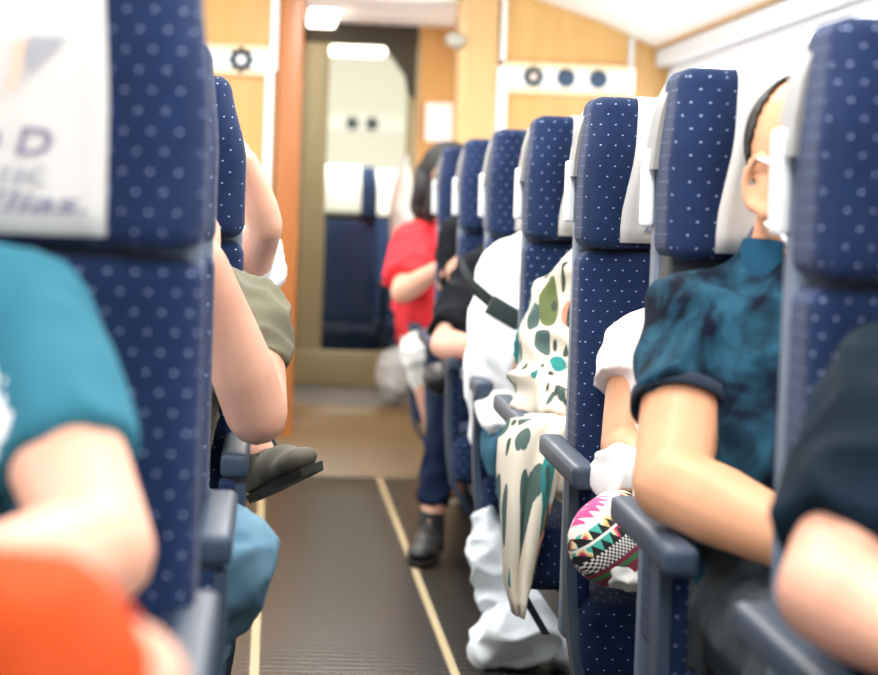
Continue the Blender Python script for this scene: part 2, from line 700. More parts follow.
for dx in (0.0, 0.135):
    bm = bmesh.new()
    octa(bm, dx, 0.006, -0.013, 0.042, 0.9)
    from_bm('pictogram', bm, ICON, t, smooth=False)
tag(t, 'wide white pictogram band with three dark symbols, on the right end wall', 'sign', 'pictogram bands')

o = bx('notice', 0.70, 0.875, 10.345, 10.358, 1.42, 1.60, SIGNW)
tag(o, 'white paper notice on the wooden panel right of the glass door', 'notice')
bm = bmesh.new()
ell(bm, (0.722, 9.02, 1.795), (0.042, 0.03, 0.034))
o = from_bm('wall_speaker', bm, mat('warm_grey_plastic', (172, 164, 152), 0.5))
tag(o, 'small rounded grey fixture high on the pale wooden column', 'fixture')

# ceiling lamp of the vestibule
t = empty('ceiling_lamp', (0.195, 9.85, 1.955))
bx('lamp_housing', -0.07, 0.07, -0.35, 0.35, -0.012, 0.0, GREYW, t, 0.005)
bx('lamp_diffuser', -0.062, 0.062, -0.33, 0.33, -0.04, -0.012, LAMP, t, 0.006)
tag(t, 'bright rounded lamp on the low ceiling in front of the glass door', 'lamp')

# glazed end door
d = struct(bx('door_1', 0.11, 0.245, 10.36, 10.42, 0.255, 1.93, BRONZE, bev=0.01))
bx('door_groove', 0.135, 0.15, 10.35, 10.362, 0.3, 1.86, BRONZE, d)
bx('door_stile', 0.615, 0.66, 10.36, 10.42, 0.255, 1.93, BRONZE, d, 0.008)
bx('door_top_rail', 0.11, 0.66, 10.355, 10.42, 1.86, 1.955, BRONZED, d, 0.006)
bx('door_bottom_rail', 0.11, 0.66, 10.355, 10.42, 0.255, 0.42, BRONZE, d, 0.01)
bx('door_handle', 0.60, 0.625, 10.30, 10.335, 1.05, 1.35, CHROME, d, 0.01)
bm = bmesh.new()
vs = [(0.49, 1.87), (0.65, 1.87), (0.65, 1.60), (0.615, 1.64), (0.60, 1.72)]
A = [bm.verts.new((x, 10.35, z)) for x, z in vs]
B = [bm.verts.new((x, 10.42, z)) for x, z in vs]
for i in range(5):
    bm.faces.new((A[i], A[(i + 1) % 5], B[(i + 1) % 5], B[i]))
bm.faces.new(A)
bm.faces.new(B[::-1])
from_bm('door_corner', bm, BRONZED, d, smooth=False)
bx('door_pane', 0.23, 0.63, 10.385, 10.392, 0.40, 1.88, DGLASS, d)

# next coach seen through the door glass
struct(bx('floor_far', -0.9, 1.7, 10.5, 15.2, -0.06, 0.0, FLOOR))
struct(bx('wall_far_end', -0.9, 1.7, 14.6, 14.66, 0.0, 2.2, WHITEW))
struct(bx('wall_far_left', -0.96, -0.9, 10.5, 15.2, 0.0, 2.2, WHITEW))
struct(bx('wall_far_right', 1.7, 1.76, 10.5, 15.2, 0.0, 2.2, WHITEW))
struct(bx('ceiling_far', -0.96, 1.76, 10.42, 15.2, 2.1, 2.16, WHITEW))
struct(bx('wall_far_near', -0.9, 0.10, 10.42, 10.48, 0.0, 2.1, WHITEW))
struct(bx('wall_far_near_right', 0.67, 1.7, 10.42, 10.48, 0.0, 2.1, WHITEW))
t = empty('ceiling_lamp', (0.405, 11.25, 1.93))
bx('lamp_housing', -0.16, 0.16, -0.22, 0.22, -0.03, 0.17, GREYW, t, 0.01)
bx('lamp_diffuser', -0.14, 0.14, -0.2, 0.2, -0.055, -0.03, LAMP, t, 0.018)
tag(t, 'bright oblong lamp beyond the top of the door glass', 'lamp')
t = empty('sign_band', (0.57, 14.59, 1.65))
bx('band_board', -0.4, 0.4, -0.012, 0.005, -0.05, 0.05, SIGNW, t)
for dx in (-0.065, 0.065):
    bm = bmesh.new()
    octa(bm, dx, 0.0, -0.013, 0.05, 0.8)
    from_bm('pictogram', bm, ICOND, t, smooth=False)
tag(t, 'small white band with two dark symbols far beyond the door glass', 'sign')
o = bx('cabinet', 0.26, 0.76, 13.2, 14.0, 0.0, 0.98, mat('dark_cabinet', (52, 46, 36), 0.4), bev=0.02)
bx('cabinet_door', 0.30, 0.50, 13.185, 13.2, 0.05, 0.93, mat('dark_cabinet_door', (40, 36, 30), 0.4), o, 0.004)
tag(o, 'dark cabinet standing beyond the door glass', 'cabinet')

# ------------------------------------------------------------------ train seats
SW = 0.46


def make_seat(side, rear_y, edge_x, label, group, gap=0.0, z=0.0, print_text=True, arm=0.0, tap=0.05):
    """side 1: seat right of the aisle, -1: left of it. Local x runs from the aisle edge into the seat, y from its back to the front."""
    root = empty('train_seat', (edge_x, rear_y, z))
    tag(root, label, 'seat', group)

    def fin(name, bm, m, parent, **k):
        if side < 0:
            for v in bm.verts:
                v.co.x = -v.co.x
        return from_bm(name, bm, m, parent, **k)
    c = SW / 2
    g = 0.0
    bt = 1.035 - gap

    def taper(v):
        k = smooth01((v.z - 1.165 - g) / 0.15)
        return (v.x - c) * (1 - tap * k)

    def head(v):
        v = v.copy()
        x = taper(v)
        dx = abs(v.x - c)
        f = smooth01((-v.y - 0.07) / 0.09)
        v.y -= f * (0.03 * smooth01((dx - 0.115) / 0.07) - 0.018 * smooth01((dx - 0.19) / 0.04))
        v.y += 0.02 * smooth01((v.z - 1.2 - g) / 0.13)
        v.x = c + x
        return v
    h = fin('headrest', soft_box(0, SW, -0.165, -0.045, 1.04 + g, 1.315 + g, 0.024, 16, head), PLUSH, root)
    # cloth cover over the middle of the headrest, front and back
    bm = bmesh.new()
    rows = []
    pr = [(-0.1685, 1.052), (-0.1685, 1.08), (-0.1685, 1.11), (-0.1685, 1.15), (-0.1685, 1.19), (-0.1685, 1.225), (-0.1685, 1.255), (-0.1685, 1.283), (-0.1655, 1.301), (-0.156, 1.313), (-0.138, 1.3185),
          (-0.105, 1.3185), (-0.07, 1.3185), (-0.052, 1.312), (-0.043, 1.30), (-0.041, 1.28), (-0.041, 1.24), (-0.041, 1.20)]
    for k, (y0, zz) in enumerate(pr):
        w = (0.140 if side > 0 else 0.137) + (0.022 if side > 0 else 0.0) * smooth01((1.22 - zz) / 0.14)
        row = []
        for q in range(17):
            p = head(Vector((c + w * (q / 8 - 1), y0, zz)))
            row.append(bm.verts.new(p))
        rows.append(row)
    for i in range(len(rows) - 1):
        for q in range(16):
            bm.faces.new((rows[i][q], rows[i][q + 1], rows[i + 1][q + 1], rows[i + 1][q]))
    solid(bm, 0.003)
    cov = fin('headrest_cover', bm, COVER, root)
    if print_text:
        yy = -0.1735
        sx = side * c
        text_mesh('printed_word', 'FOOD', 0.036, (sx, yy, 1.126 + g), PRINTV, cov, 0.18, width=0.168, spacing=1.55)
        text_mesh('printed_word', 'DRINK', 0.024, (sx, yy - 0.0005, 1.098 + g), PRINTG, cov, 0.1, width=0.165)
        text_mesh('printed_word', 'Enjoy Elias.', 0.028, (sx, yy - 0.001, 1.073 + g), PRINTV, cov, 0.25, width=0.238)
        bm = bmesh.new()
        q = [bm.verts.new((sx + a, yy - 0.002, b + g)) for a, b in ((0.062, 1.235), (0.098, 1.235), (0.062, 1.200))]
        bm.faces.new(q)
        from_bm('printed_logo', bm, PRINTG, cov, smooth=False)
        bm = bmesh.new()
        q = [bm.verts.new((sx + a, yy - 0.002, b + g)) for a, b in ((0.052, 1.232), (0.060, 1.232), (0.052, 1.188), (0.044, 1.182))]
        bm.faces.new(q)
        from_bm('printed_logo', bm, PRINTO, cov, smooth=False)

    def back(v):
        v = v.copy()
        k = (1.03 - v.z) / 0.56
        f = smooth01((-v.y - 0.05) / 0.1)
        v.y -= f * 0.045 * max(0, k) ** 2
        v.y -= f * 0.02 * smooth01((abs(v.x - c) - 0.12) / 0.08) * smooth01((0.98 - v.z) / 0.2)
        return v
    fin('backrest', soft_box(0, SW, -0.165, -0.05, 0.47, bt, 0.026, 12, back), PLUSH, root)

    def cush(v):
        v = v.copy()
        v.x -= (0.036 if side > 0 else 0.0) * smooth01((c - v.x) / c) * smooth01((-v.y - 0.40) / 0.07)
        v.z += 0.012 * smooth01((v.y + 0.5) / 0.3) * 0 - 0.02 * smooth01((-v.y - 0.42) / 0.1) * smooth01((v.z - 0.33) / 0.15)
        return v
    fin('seat_cushion', soft_box(0.008, SW - 0.01, -0.54, -0.12, 0.325, 0.478, 0.032, 10, cush), PLUSH_TOP, root)

    def shell(v):
        v = v.copy()
        v.x = c + (v.x - c) * (1 - tap * smooth01((v.z - 1.165 - g) / 0.15))
        return v
    fin('back_shell', soft_box(0.004, SW - 0.004, -0.066, 0.0, 0.30, 1.285 + g, 0.02, 12, shell), SHELL, root)
    if gap > 0.01:
        bm = bmesh.new()
        box(bm, 0.01, SW - 0.01, -0.14, -0.05, 0.98, 1.05, 0.01)
        fin('headrest_bracket', bm, mat('black_plastic', (38, 44, 52), 0.5), root, angle=40)
    # pale grip on the aisle side corner
    if side > 0:
        bm = bmesh.new()
        pts = [(0.004, 1.17), (0.007, 1.21), (0.013, 1.25), (0.021, 1.28), (0.030, 1.297)]
        A = []
        for (xx, zz) in pts:
            A.append([bm.verts.new((xx + a, b, zz + g)) for a, b in ((-0.012, -0.078), (-0.012, -0.004), (0.03, -0.004), (0.03, -0.078))])
        for i in range(len(A) - 1):
            for q in range(4):
                bm.faces.new((A[i][q], A[i][(q + 1) % 4], A[i + 1][(q + 1) % 4], A[i + 1][q]))
        bm.faces.new(A[0][::-1])
        bm.faces.new(A[-1])
        bmesh.ops.bevel(bm, geom=[e for e in bm.edges if len(e.link_faces) == 2 and e.calc_face_angle(0) > 0.6], offset=0.005, segments=2, affect='EDGES')
        fin('corner_trim', bm, BEIGE if side > 0 else SHELL, root, angle=40)
        bm = bmesh.new()
        box(bm, -0.014, 0.004, -0.04, -0.004, 1.085 + g, 1.20 + g, 0.007)
        fin('grab_handle', bm, GRIP if side > 0 else SHELL, root, angle=40)
    # armrest on the aisle side with its upright
    bm = bmesh.new()
    a0 = -0.056 + arm
    box(bm, a0, a0 + 0.044, -0.565 if side > 0 else -0.50, -0.10, 0.656 + (0.016 if side < 0 else 0), 0.695 + (0.016 if side < 0 else 0), 0.012)
    for v in bm.verts:
        if v.co.z < 0.6 and v.co.y < -0.6:
            v.co.z += 0.0
        v.co.z -= 0.008 * smooth01((-v.co.y - 0.4) / 0.2)
    ar = fin('armrest', bm, SLATE, root, angle=50)
    bm = bmesh.new()
    A = []
    for (yy0, yy1, zz, xo) in ((-0.44, -0.50, 0.66, 0.004), (-0.44, -0.50, 0.50, 0.006), (-0.45, -0.51, 0.40, 0.012), (-0.475, -0.535, 0.32, 0.024), (-0.44, -0.50, 0.23, 0.08)):
        A.append([bm.verts.new((a0 + xo + a, b, zz)) for a, b in ((0, yy0), (0, yy1), (0.017, yy1), (0.017, yy0))])
    for i in range(len(A) - 1):
        for q in range(4):
            bm.faces.new((A[i][q], A[i][(q + 1) % 4], A[i + 1][(q + 1) % 4], A[i + 1][q]))
    bm.faces.new(A[0][::-1])
    bm.faces.new(A[-1])
    bmesh.ops.bevel(bm, geom=[e for e in bm.edges if e.calc_face_angle(0) > 0.9], offset=0.004, segments=2, affect='EDGES')
    fin('armrest_post', bm, SLATE, ar, angle=50)
    fin('arm_panel', soft_box(a0 + 0.018, a0 + 0.046, -0.497, -0.445, 0.43, 0.665, 0.008, 6), PLUSH, ar)
    # base
    bm = bmesh.new()
    box(bm, 0.06, SW - 0.03, -0.50, -0.05, 0.25, 0.355, 0.01)
    box(bm, 0.17, 0.30, -0.40, -0.12, 0.0, 0.26, 0.01)
    fin('seat_base', bm, DARKM, root, angle=40)
    bm = bmesh.new()
    tube(bm, [Vector((0.05, -0.47, 0.325)), Vector((SW - 0.05, -0.47, 0.325))], 0.012)
    fin('metal_bar', bm, CHROME, root, angle=40)
    bm = bmesh.new()
    box(bm, 0.02, 0.20, -0.002, 0.028, 0.37, 0.388, 0.005)
    fin('foot_rail', bm, CHROME, root, angle=40)
    return root


PITCH = 0.86
who_r = ['man in the charcoal top', 'man in the dark teal polo shirt', 'person in patterned trousers', 'person in floral clothes', 'person in white with the black strap',
         'person in the black T-shirt', 'person in dark clothes', 'person in the red shirt']
RIGHT = []
for k in range(8):
    lab = 'blue dotted seat of the ' + who_r[k] + ', right of the aisle'
    RIGHT.append(make_seat(1, 2.40 + PITCH * k, 0.558, lab, 'aisle seats right of the aisle', gap=0.03 if k == 1 else 0.0, arm=0.0))
who_l = ['man in the teal T-shirt, left of the aisle', 'empty place behind the teal T-shirt, left of the aisle', 'man in the olive T-shirt, left of the aisle',
         'person in white raising an elbow, left of the aisle']
LX = [-0.062, -0.076, -0.048, -0.066, -0.066, -0.066, -0.066]
LZ = [0.012, 0, 0, 0, 0, 0, 0]
LEFT = []
for k in range(4):
    lab = ('blue dotted seat of the ' if k != 1 else 'blue dotted seat at the ') + who_l[k]
    LEFT.append(make_seat(-1, 2.24 + 0.85 * k, LX[k], lab, 'aisle seats left of the aisle', z=LZ[k], arm=[0.034, 0.016, 0.034, 0.02][k], tap=[0.06, 0.05, 0.13, 0.09][k]))

make_seat(-1, 11.95, 0.56, 'dark seat with white cover seen through the left half of the door glass', 'seats beyond the glass door', z=0.0, print_text=False)
make_seat(-1, 12.7, 0.88, 'dark seat with white cover seen through the right half of the door glass', 'seats beyond the glass door', z=0.0, print_text=False)

# ------------------------------------------------------------------ people


def V(x, y, z):
    return Vector((x, y, z))


def vt(t):
    return Vector(t)


def facing(yaw, pitch):
    """head frame: columns are the head's own left, forward, up; yaw 0 looks towards -Y, positive towards +X"""
    f = Vector((math.sin(yaw) * math.cos(pitch), -math.cos(yaw) * math.cos(pitch), math.sin(pitch)))
    l = Vector((math.cos(yaw), math.sin(yaw), 0))
    u = l.cross(f) * -1
    if u.z < 0:
        u = -u
    return Matrix((l, f, u)).transposed()


def head_shapes(bm, c, R, k=1.0, ez=0.0):
    def E(off, rad):
        ell(bm, c + R @ (Vector(off) * k), tuple(r * k for r in rad), R, 3)
    E((0, -0.012, 0.030), (0.076, 0.097, 0.088))      # skull
    E((0, 0.022, -0.022), (0.062, 0.068, 0.082))      # face
    E((0, 0.045, -0.078), (0.042, 0.042, 0.036))      # jaw and chin
    E((0.046, 0.0, -0.05), (0.022, 0.045, 0.04))
    E((-0.046, 0.0, -0.05), (0.022, 0.045, 0.04))
    E((0, 0.085, 0.022), (0.05, 0.014, 0.012))        # brow
    E((0, 0.098, -0.004), (0.010, 0.014, 0.028))      # nose
    E((0, 0.106, -0.026), (0.016, 0.014, 0.011))
    E((0, 0.086, -0.052), (0.024, 0.012, 0.008))      # lips
    E((0, 0.084, -0.062), (0.020, 0.012, 0.008))
    for s in (-1, 1):
        E((s * 0.036, 0.074, -0.024), (0.018, 0.012, 0.014))
        E((s * 0.031, 0.080, 0.0155), (0.015, 0.009, 0.005))
        # ear: rim, bowl and lobe
        for a in range(11):
            t = math.radians(-70 + 25 * a)
            E((s * (0.088 + 0.003 * math.cos(t)), -0.024 - 0.019 * math.sin(t), -0.004 + ez + 0.031 * math.cos(t)), (0.006, 0.0065, 0.0075))
        E((s * 0.079, -0.016, -0.006 + ez), (0.006, 0.018, 0.027))
        E((s * 0.083, -0.008, -0.036 + ez), (0.006, 0.009, 0.012))


def hand_shapes(bm, wrist, d, palm_n, k=1.0, curl=0.5, thumb=1):
    """palm, five unequal fingers; d runs from wrist to knuckles, palm_n out of the palm"""
    d = d.normalized()
    n = (palm_n - d * palm_n.dot(d)).normalized()
    w = d.cross(n).normalized() * thumb
    R = Matrix((w, d, n)).transposed()
    ell(bm, wrist + d * 0.045 * k, (0.038 * k, 0.055 * k, 0.016 * k), R, 3)
    ell(bm, wrist + d * 0.06 * k + w * 0.012 * k, (0.030 * k, 0.038 * k, 0.015 * k), R, 3)
    for i, (off, L) in enumerate(((0.031, 0.070), (0.0105, 0.079), (-0.0105, 0.073), (-0.031, 0.057))):
        p = wrist + d * (0.088 - 0.004 * abs(i - 1)) * k + w * off * k
        cone(bm, wrist + d * 0.05 * k + w * off * 0.8 * k, 0.0095 * k, p, 0.0088 * k, seg=10)
        ang = 0.0
        q = p
        fan = w * (0.12 * (1.5 - i) * 0.35)
        for seg, fr in enumerate((0.45, 0.31, 0.24)):
            ang += curl * (0.75 if seg == 0 else 0.9)
            dd = (d * math.cos(ang) + n * math.sin(ang) + fan).normalized()
            q2 = q + dd * L * fr * k
            cone(bm, q, (0.0088 - 0.0008 * seg) * k, q2, (0.0080 - 0.0008 * seg) * k, seg=10)
            q = q2
    p = wrist + d * 0.022 * k + w * 0.028 * k
    dd = (w * 0.75 + d * 0.75 + n * 0.3).normalized()
    q = p + dd * 0.038 * k
    cone(bm, p, 0.013 * k, q, 0.0105 * k, seg=10)
    q2 = q + (d * 0.95 + w * 0.25 + n * 0.35).normalized() * 0.03 * k
    cone(bm, q, 0.0105 * k, q2, 0.0095 * k, seg=10)
    cone(bm, q2, 0.0095 * k, q2 + (d * 0.95 + n * 0.45).normalized() * 0.024 * k, 0.0075 * k, seg=10)


def seated(cx, ry, lean=(0, 0), k=1.0, aisle=-1):
    """default joints of a passenger facing -Y. cx: middle of the place, ry: rear of the seat. a = aisle side limbs, b = the other side"""
    s = aisle
    lx, ly = lean
    J = dict(
        pelvis=V(cx + lx * 0.2, ry - 0.29, 0.575), waist=V(cx + lx * 0.5, ry - 0.30 + ly * 0.4, 0.72), chest=V(cx + lx * 0.85, ry - 0.285 + ly * 0.8, 0.90), neck=V(cx + lx, ry - 0.265 + ly, 1.045),
        head=V(cx + lx * 1.05, ry - 0.30 + ly * 1.1, 1.20),
        sa=V(cx + lx + s * 0.185, ry - 0.275 + ly, 0.995), sb=V(cx + lx - s * 0.185, ry - 0.275 + ly, 0.995),
        ea=V(cx + lx * 0.8 + s * 0.245, ry - 0.36, 0.745), eb=V(cx + lx * 0.8 - s * 0.235, ry - 0.36, 0.745),
        wa=V(cx + s * 0.11, ry - 0.555, 0.675), wb=V(cx - s * 0.12, ry - 0.55, 0.675),
        ha=V(cx + s * 0.095, ry - 0.30, 0.56), hb=V(cx - s * 0.095, ry - 0.30, 0.56),
        ka=V(cx + s * 0.13, ry - 0.665, 0.555), kb=V(cx - s * 0.13, ry - 0.665, 0.555),
        aa=V(cx + s * 0.13, ry - 0.66, 0.10), ab=V(cx - s * 0.13, ry - 0.66, 0.10))
    J['hda'] = V(-s * 0.45, -0.9, -0.15)
    J['hdb'] = V(s * 0.45, -0.9, -0.15)
    J['yaw'], J['pitch'] = 0.0, -0.25
    J['s'] = s
    J['girth'] = 1.0
    return J


def torso(bm, J, grow, low=True, top=True, girth=None):
    g = girth or J['girth']
    ax = (J['sa'] - J['sb'])
    ax.normalize()
    rings = []

    def ring(c, wx, dy, n=None):
        u = Vector((0, 0, 1)) if n is None else n
        a = (ax - u * ax.dot(u)).normalized()
        b = u.cross(a).normalized()
        rings.append((c, a * (wx + grow), b * (dy + grow)))
    up1 = (J['waist'] - J['pelvis']).normalized()
    up2 = (J['chest'] - J['waist']).normalized()
    up3 = (J['neck'] - J['chest']).normalized()
    if low:
        ring(J['pelvis'] - up1 * 0.09, 0.155 * g, 0.10 * g, up1)
    ring(J['pelvis'], 0.18 * g, 0.125 * g, up1)
    ring((J['pelvis'] + J['waist']) / 2, 0.172 * g, 0.13 * g, up1)
    ring(J['waist'], 0.165 * g, 0.128 * g, (up1 + up2).normalized())
    ring((J['chest'] + J['waist']) / 2, 0.168 * g, 0.125 * g, up2)
    ring(J['chest'], 0.175, 0.118, (up2 + up3).normalized())
    sh = (J['sa'] + J['sb']) / 2
    ring(J['chest'].lerp(J['neck'], 0.5), 0.165, 0.10, up3)
    if top:
        ring(J['chest'].lerp(J['neck'], 0.82) + (sh - sh) * 1, 0.115, 0.075, up3)
        ring(J['neck'], 0.062, 0.058, up3)
    loft(bm, rings)
    # shoulder yoke
    for s in ('sa', 'sb'):
        cone(bm, J['chest'].lerp(J['neck'], 0.72), 0.062 + grow, J[s], 0.058 + grow, (True, True))
        cone(bm, J['chest'], 0.08 + grow, J[s], 0.056 + grow, (False, True))


def person(label, J, skin=SKIN, k=1.0, arm=1.0, voxel=0.0058, hair='short', hairmat=HAIRB, hands=(True, True), curl=0.45, legs=True):
    bm = bmesh.new()
    Rh = facing(J['yaw'], J['pitch'])
    hc = J['head']
    head_shapes(bm, hc, Rh, J.get('hk', 1.0), J.get('ez', 0.0))
    nb = hc + Rh @ Vector((0, -0.03, -0.05))
    cone(bm, J['neck'] - V(0, 0, 0.03), 0.064 * arm ** 0.5, nb, 0.054, (True, True))
    torso(bm, J, -0.006)
    for q in 'ab':
        s, e, w = J['s' + q], J['e' + q], J['w' + q]
        cone(bm, s, 0.052 * min(arm, 1.05), s.lerp(e, 0.5), 0.048 * arm)
        cone(bm, s.lerp(e, 0.5), 0.048 * arm, e, 0.041 * arm)
        cone(bm, e, 0.042 * arm, e.lerp(w, 0.3), 0.043 * arm)
        cone(bm, e.lerp(w, 0.3), 0.043 * arm, w, 0.027 * arm)
        hd = J['hd' + q]
        d = hd if isinstance(hd, Vector) else Vector(hd)
        pn = J.get('pn' + q, V(0, 0, -1))
        tb = J.get('th' + q)
        if tb is None:
            # the thumb sits on the inner side
            ww = d.normalized().cross((pn - d.normalized() * pn.dot(d.normalized())).normalized())
            inner = (J['chest'] - w)
            tb = 1 if ww.dot(inner) > 0 else -1
        hand_shapes(bm, w, d, pn, 1.0, J.get('curl' + q, curl), tb)
        h, kn, an = J['h' + q], J['k' + q], J['a' + q]
        cone(bm, h, 0.080 * arm, kn, 0.053)
        cone(bm, kn, 0.053, kn.lerp(an, 0.3), 0.054)
        cone(bm, kn.lerp(an, 0.3), 0.054, an, 0.033)
        fd = J.get('fd' + q, V(0, -1, -0.1)).normalized()
        fu = J.get('fu' + q, V(0, 0, 1))
        fu = (fu - fd * fu.dot(fd)).normalized()
        cone(bm, an - fd * 0.015 - fu * 0.03, 0.026, an + fd * 0.09 - fu * 0.055, 0.020)
    body = fuse('person', bm, voxel, skin, None, smooth=3)
    tag(body, label, 'person')
    # eyes
    for s in (-1, 1):
        bm = bmesh.new()
        ell(bm, hc + Rh @ Vector((s * 0.031, 0.074, 0.004)) * J.get('hk', 1.0), (0.0125, 0.0125, 0.0115), Rh, 2)
        e = from_bm('eye', bm, EYE, body)
        bm = bmesh.new()
        ell(bm, hc + Rh @ Vector((s * 0.031, 0.0848, 0.003)) * J.get('hk', 1.0), (0.0055, 0.003, 0.0055), Rh, 2)
        from_bm('iris', bm, IRIS, e)
    if hair:
        bm = bmesh.new()
        g = {'shaved': 0.003, 'short': 0.012, 'long': 0.014}[hair]
        hk = J.get('hk', 1.0)
        ell(bm, hc + Rh @ Vector((0, -0.013, 0.031)) * hk, ((0.076 + g) * hk, (0.097 + g) * hk, (0.088 + g) * hk), Rh, 5)
        Ri = Rh.transposed()
        kill = []
        for v in bm.verts:
            l = Ri @ (v.co - hc)
            l = l / J.get('hk', 1.0)
            if hair == 'shaved':
                lim = -0.06 if l.y < -0.068 else 0.098
                if l.z < max(-0.05, lim):
                    kill.append(v)
            else:
                lim = 0.03 + 0.9 * max(0, l.y - 0.02) if l.y > -0.01 else -0.055
                if l.z < lim:
                    kill.append(v)
        bmesh.ops.delete(bm, geom=kill, context='VERTS')
        solid(bm, 0.008 if hair != 'shaved' else 0.004)
        if hair == 'long':
            cone(bm, hc + Rh @ Vector((0, -0.075, 0.0)), 0.062, hc + Rh @ Vector((0, -0.075, -0.13)), 0.05)
            for q in (-1, 1):
                tube(bm, [hc + Rh @ Vector((q * 0.07, -0.01, 0.07)), hc + Rh @ Vector((q * 0.088, 0.0, 0.0)), hc + Rh @ Vector((q * 0.085, -0.01, -0.09)), hc + Rh @ Vector((q * 0.075, -0.02, -0.17))], [0.03, 0.036, 0.036, 0.02])
        from_bm('hair', bm, hairmat, body)
    return body


def shirt(J, body, m, sleeve=0.62, grow=0.012, name='t_shirt', folds=(0.06, 0.018), arm=1.0, voxel=0.008, low=True, hem=0.010, smooth=5, girth=None, fore=0.0, parent=None):
    bm = bmesh.new()
    torso(bm, J, grow, low, True, girth)
    for q in 'ab':
        s, e, w = J['s' + q], J['e' + q], J['w' + q]
        sv = sleeve if not isinstance(sleeve, tuple) else sleeve['ab'.index(q)]
        if sv <= 1:
            p = s.lerp(e, sv)
            cone(bm, s, (0.060 + grow) * arm, p, (0.057 - 0.012 * sv + hem) * arm + grow * 0.5, (True, False), 24)
        else:
            cone(bm, s, (0.058 + grow) * arm, e, (0.045 + grow) * arm, (True, True), 24)
            p = e.lerp(w, sv - 1)
            cone(bm, e, (0.045 + grow) * arm, p, (0.045 - 0.014 * (sv - 1) + hem) * arm, (True, False), 24)
    return fuse(name, bm, voxel, m, parent or body, smooth, folds)


def trousers(J, body, m, name='trousers', length=(0.93, 0.93), grow=0.012, folds=(0.07, 0.016), wide=0.0, voxel=0.009, thigh=1.0):
    bm = bmesh.new()
    up1 = (J['waist'] - J['pelvis']).normalized()
    ax = (J['ha'] - J['hb']).normalized()
    fwd = up1.cross(ax).normalized()
    g = J['girth']
    loft(bm, [(J['pelvis'] - up1 * 0.10, ax * (0.15 * g + grow), fwd * (0.10 * g + grow)), (J['pelvis'], ax * (0.182 * g + grow), fwd * (0.128 * g + grow)),
              (J['pelvis'] + up1 * 0.10, ax * (0.172 * g + grow), fwd * (0.132 * g + grow))])
    for i, q in enumerate('ab'):
        h, kn, an = J['h' + q], J['k' + q], J['a' + q]
        cone(bm, h, (0.088 + grow) * thigh, kn, (0.056 + grow) * thigh, seg=24)
        if length[i] > 0:
            p = kn.lerp(an, length[i])
            cone(bm, kn, (0.056 + grow) * thigh, p, 0.045 + grow + wide, (True, False), 24)
    return fuse(name, bm, voxel, m, body, 5, folds)


def shoe(J, q, body, m, sole, k=1.0):
    an = J['a' + q]
    fd = J.get('fd' + q, V(0, -1, -0.05)).normalized()
    upv = J.get('fu' + q, V(0, 0, 1))
    upv = (upv - fd * upv.dot(fd)).normalized()
    sd = fd.cross(upv).normalized()
    R = Matrix((sd, fd, upv)).transposed()

    def T(x, y, z):
        return an + R @ (Vector((x, y, z)) * k)
    bm = bmesh.new()
    loft(bm, [(T(0, -0.03, 0.045), R @ Vector((0.040, 0, 0)) * k, R @ Vector((0, 0.052, 0)) * k), (T(0, -0.02, -0.01), R @ Vector((0.042, 0, 0)) * k, R @ Vector((0, 0.055, 0)) * k),
              (T(0, -0.01, -0.075), R @ Vector((0.040, 0, 0)) * k, R @ Vector((0, 0.06, 0)) * k)])
    ell(bm, T(0, 0.06, -0.045), (0.046 * k, 0.085 * k, 0.040 * k), R, 3)
    ell(bm, T(0, 0.125, -0.055), (0.048 * k, 0.065 * k, 0.028 * k), R, 3)
    ell(bm, T(0, -0.04, -0.05), (0.038 * k, 0.04 * k, 0.04 * k), R, 3)
    s = fuse('shoe', bm, 0.006, m, body, 3)
    bm = bmesh.new()
    pts = [(0.0, -0.088, 0.9), (0.025, -0.078, 1), (0.040, -0.045, 1), (0.038, 0.02, 1), (0.050, 0.09, 1), (0.047, 0.15, 1), (0.028, 0.19, 1), (0, 0.198, 1)]
    pts = pts + [(-x, y, z) for x, y, z in pts[-2:0:-1]]
    A = [bm.verts.new(T(x, y, -0.075)) for x, y, z in pts]
    B = [bm.verts.new(T(x * 0.95, y * 0.97, -0.092)) for x, y, z in pts]
    n = len(pts)
    for i in range(n):
        bm.faces.new((A[i], A[(i + 1) % n], B[(i + 1) % n], B[i]))
    bm.faces.new(A)
    bm.faces.new(B[::-1])
    from_bm('sole', bm, sole, s, angle=40)
    bm = bmesh.new()
    for i in range(4):
        tube(bm, [T(-0.022, 0.03 + 0.02 * i, -0.010 - 0.007 * i), T(0, 0.032 + 0.02 * i, -0.002 - 0.007 * i), T(0.022, 0.03 + 0.02 * i, -0.010 - 0.007 * i)], 0.0035 * k, 8)
    from_bm('laces', bm, sole, s)
    return s


# ---- cloth materials
def tie_dye(name):
    t = NT(name, 0.85)
    t.b.inputs['Specular IOR Level'].default_value = 0.12
    n = t.noise(7, 4, None, 1.6)
    n2 = t.noise(16, 3, None, 0.8)
    f = t.op('MULTIPLY_ADD', n2, 0.5, t.op('MULTIPLY', n, 0.9))
    f = t.op('MULTIPLY', t.op('SUBTRACT', f, 0.60), 4.5)
    f = t.op('MINIMUM', t.op('MAXIMUM', f, 0.0), 1.0)
    t.bump(t.noise(500, 2), 0.15, 0.002)
    return t.out(t.mix(f, (7, 17, 32), (34, 74, 94)))


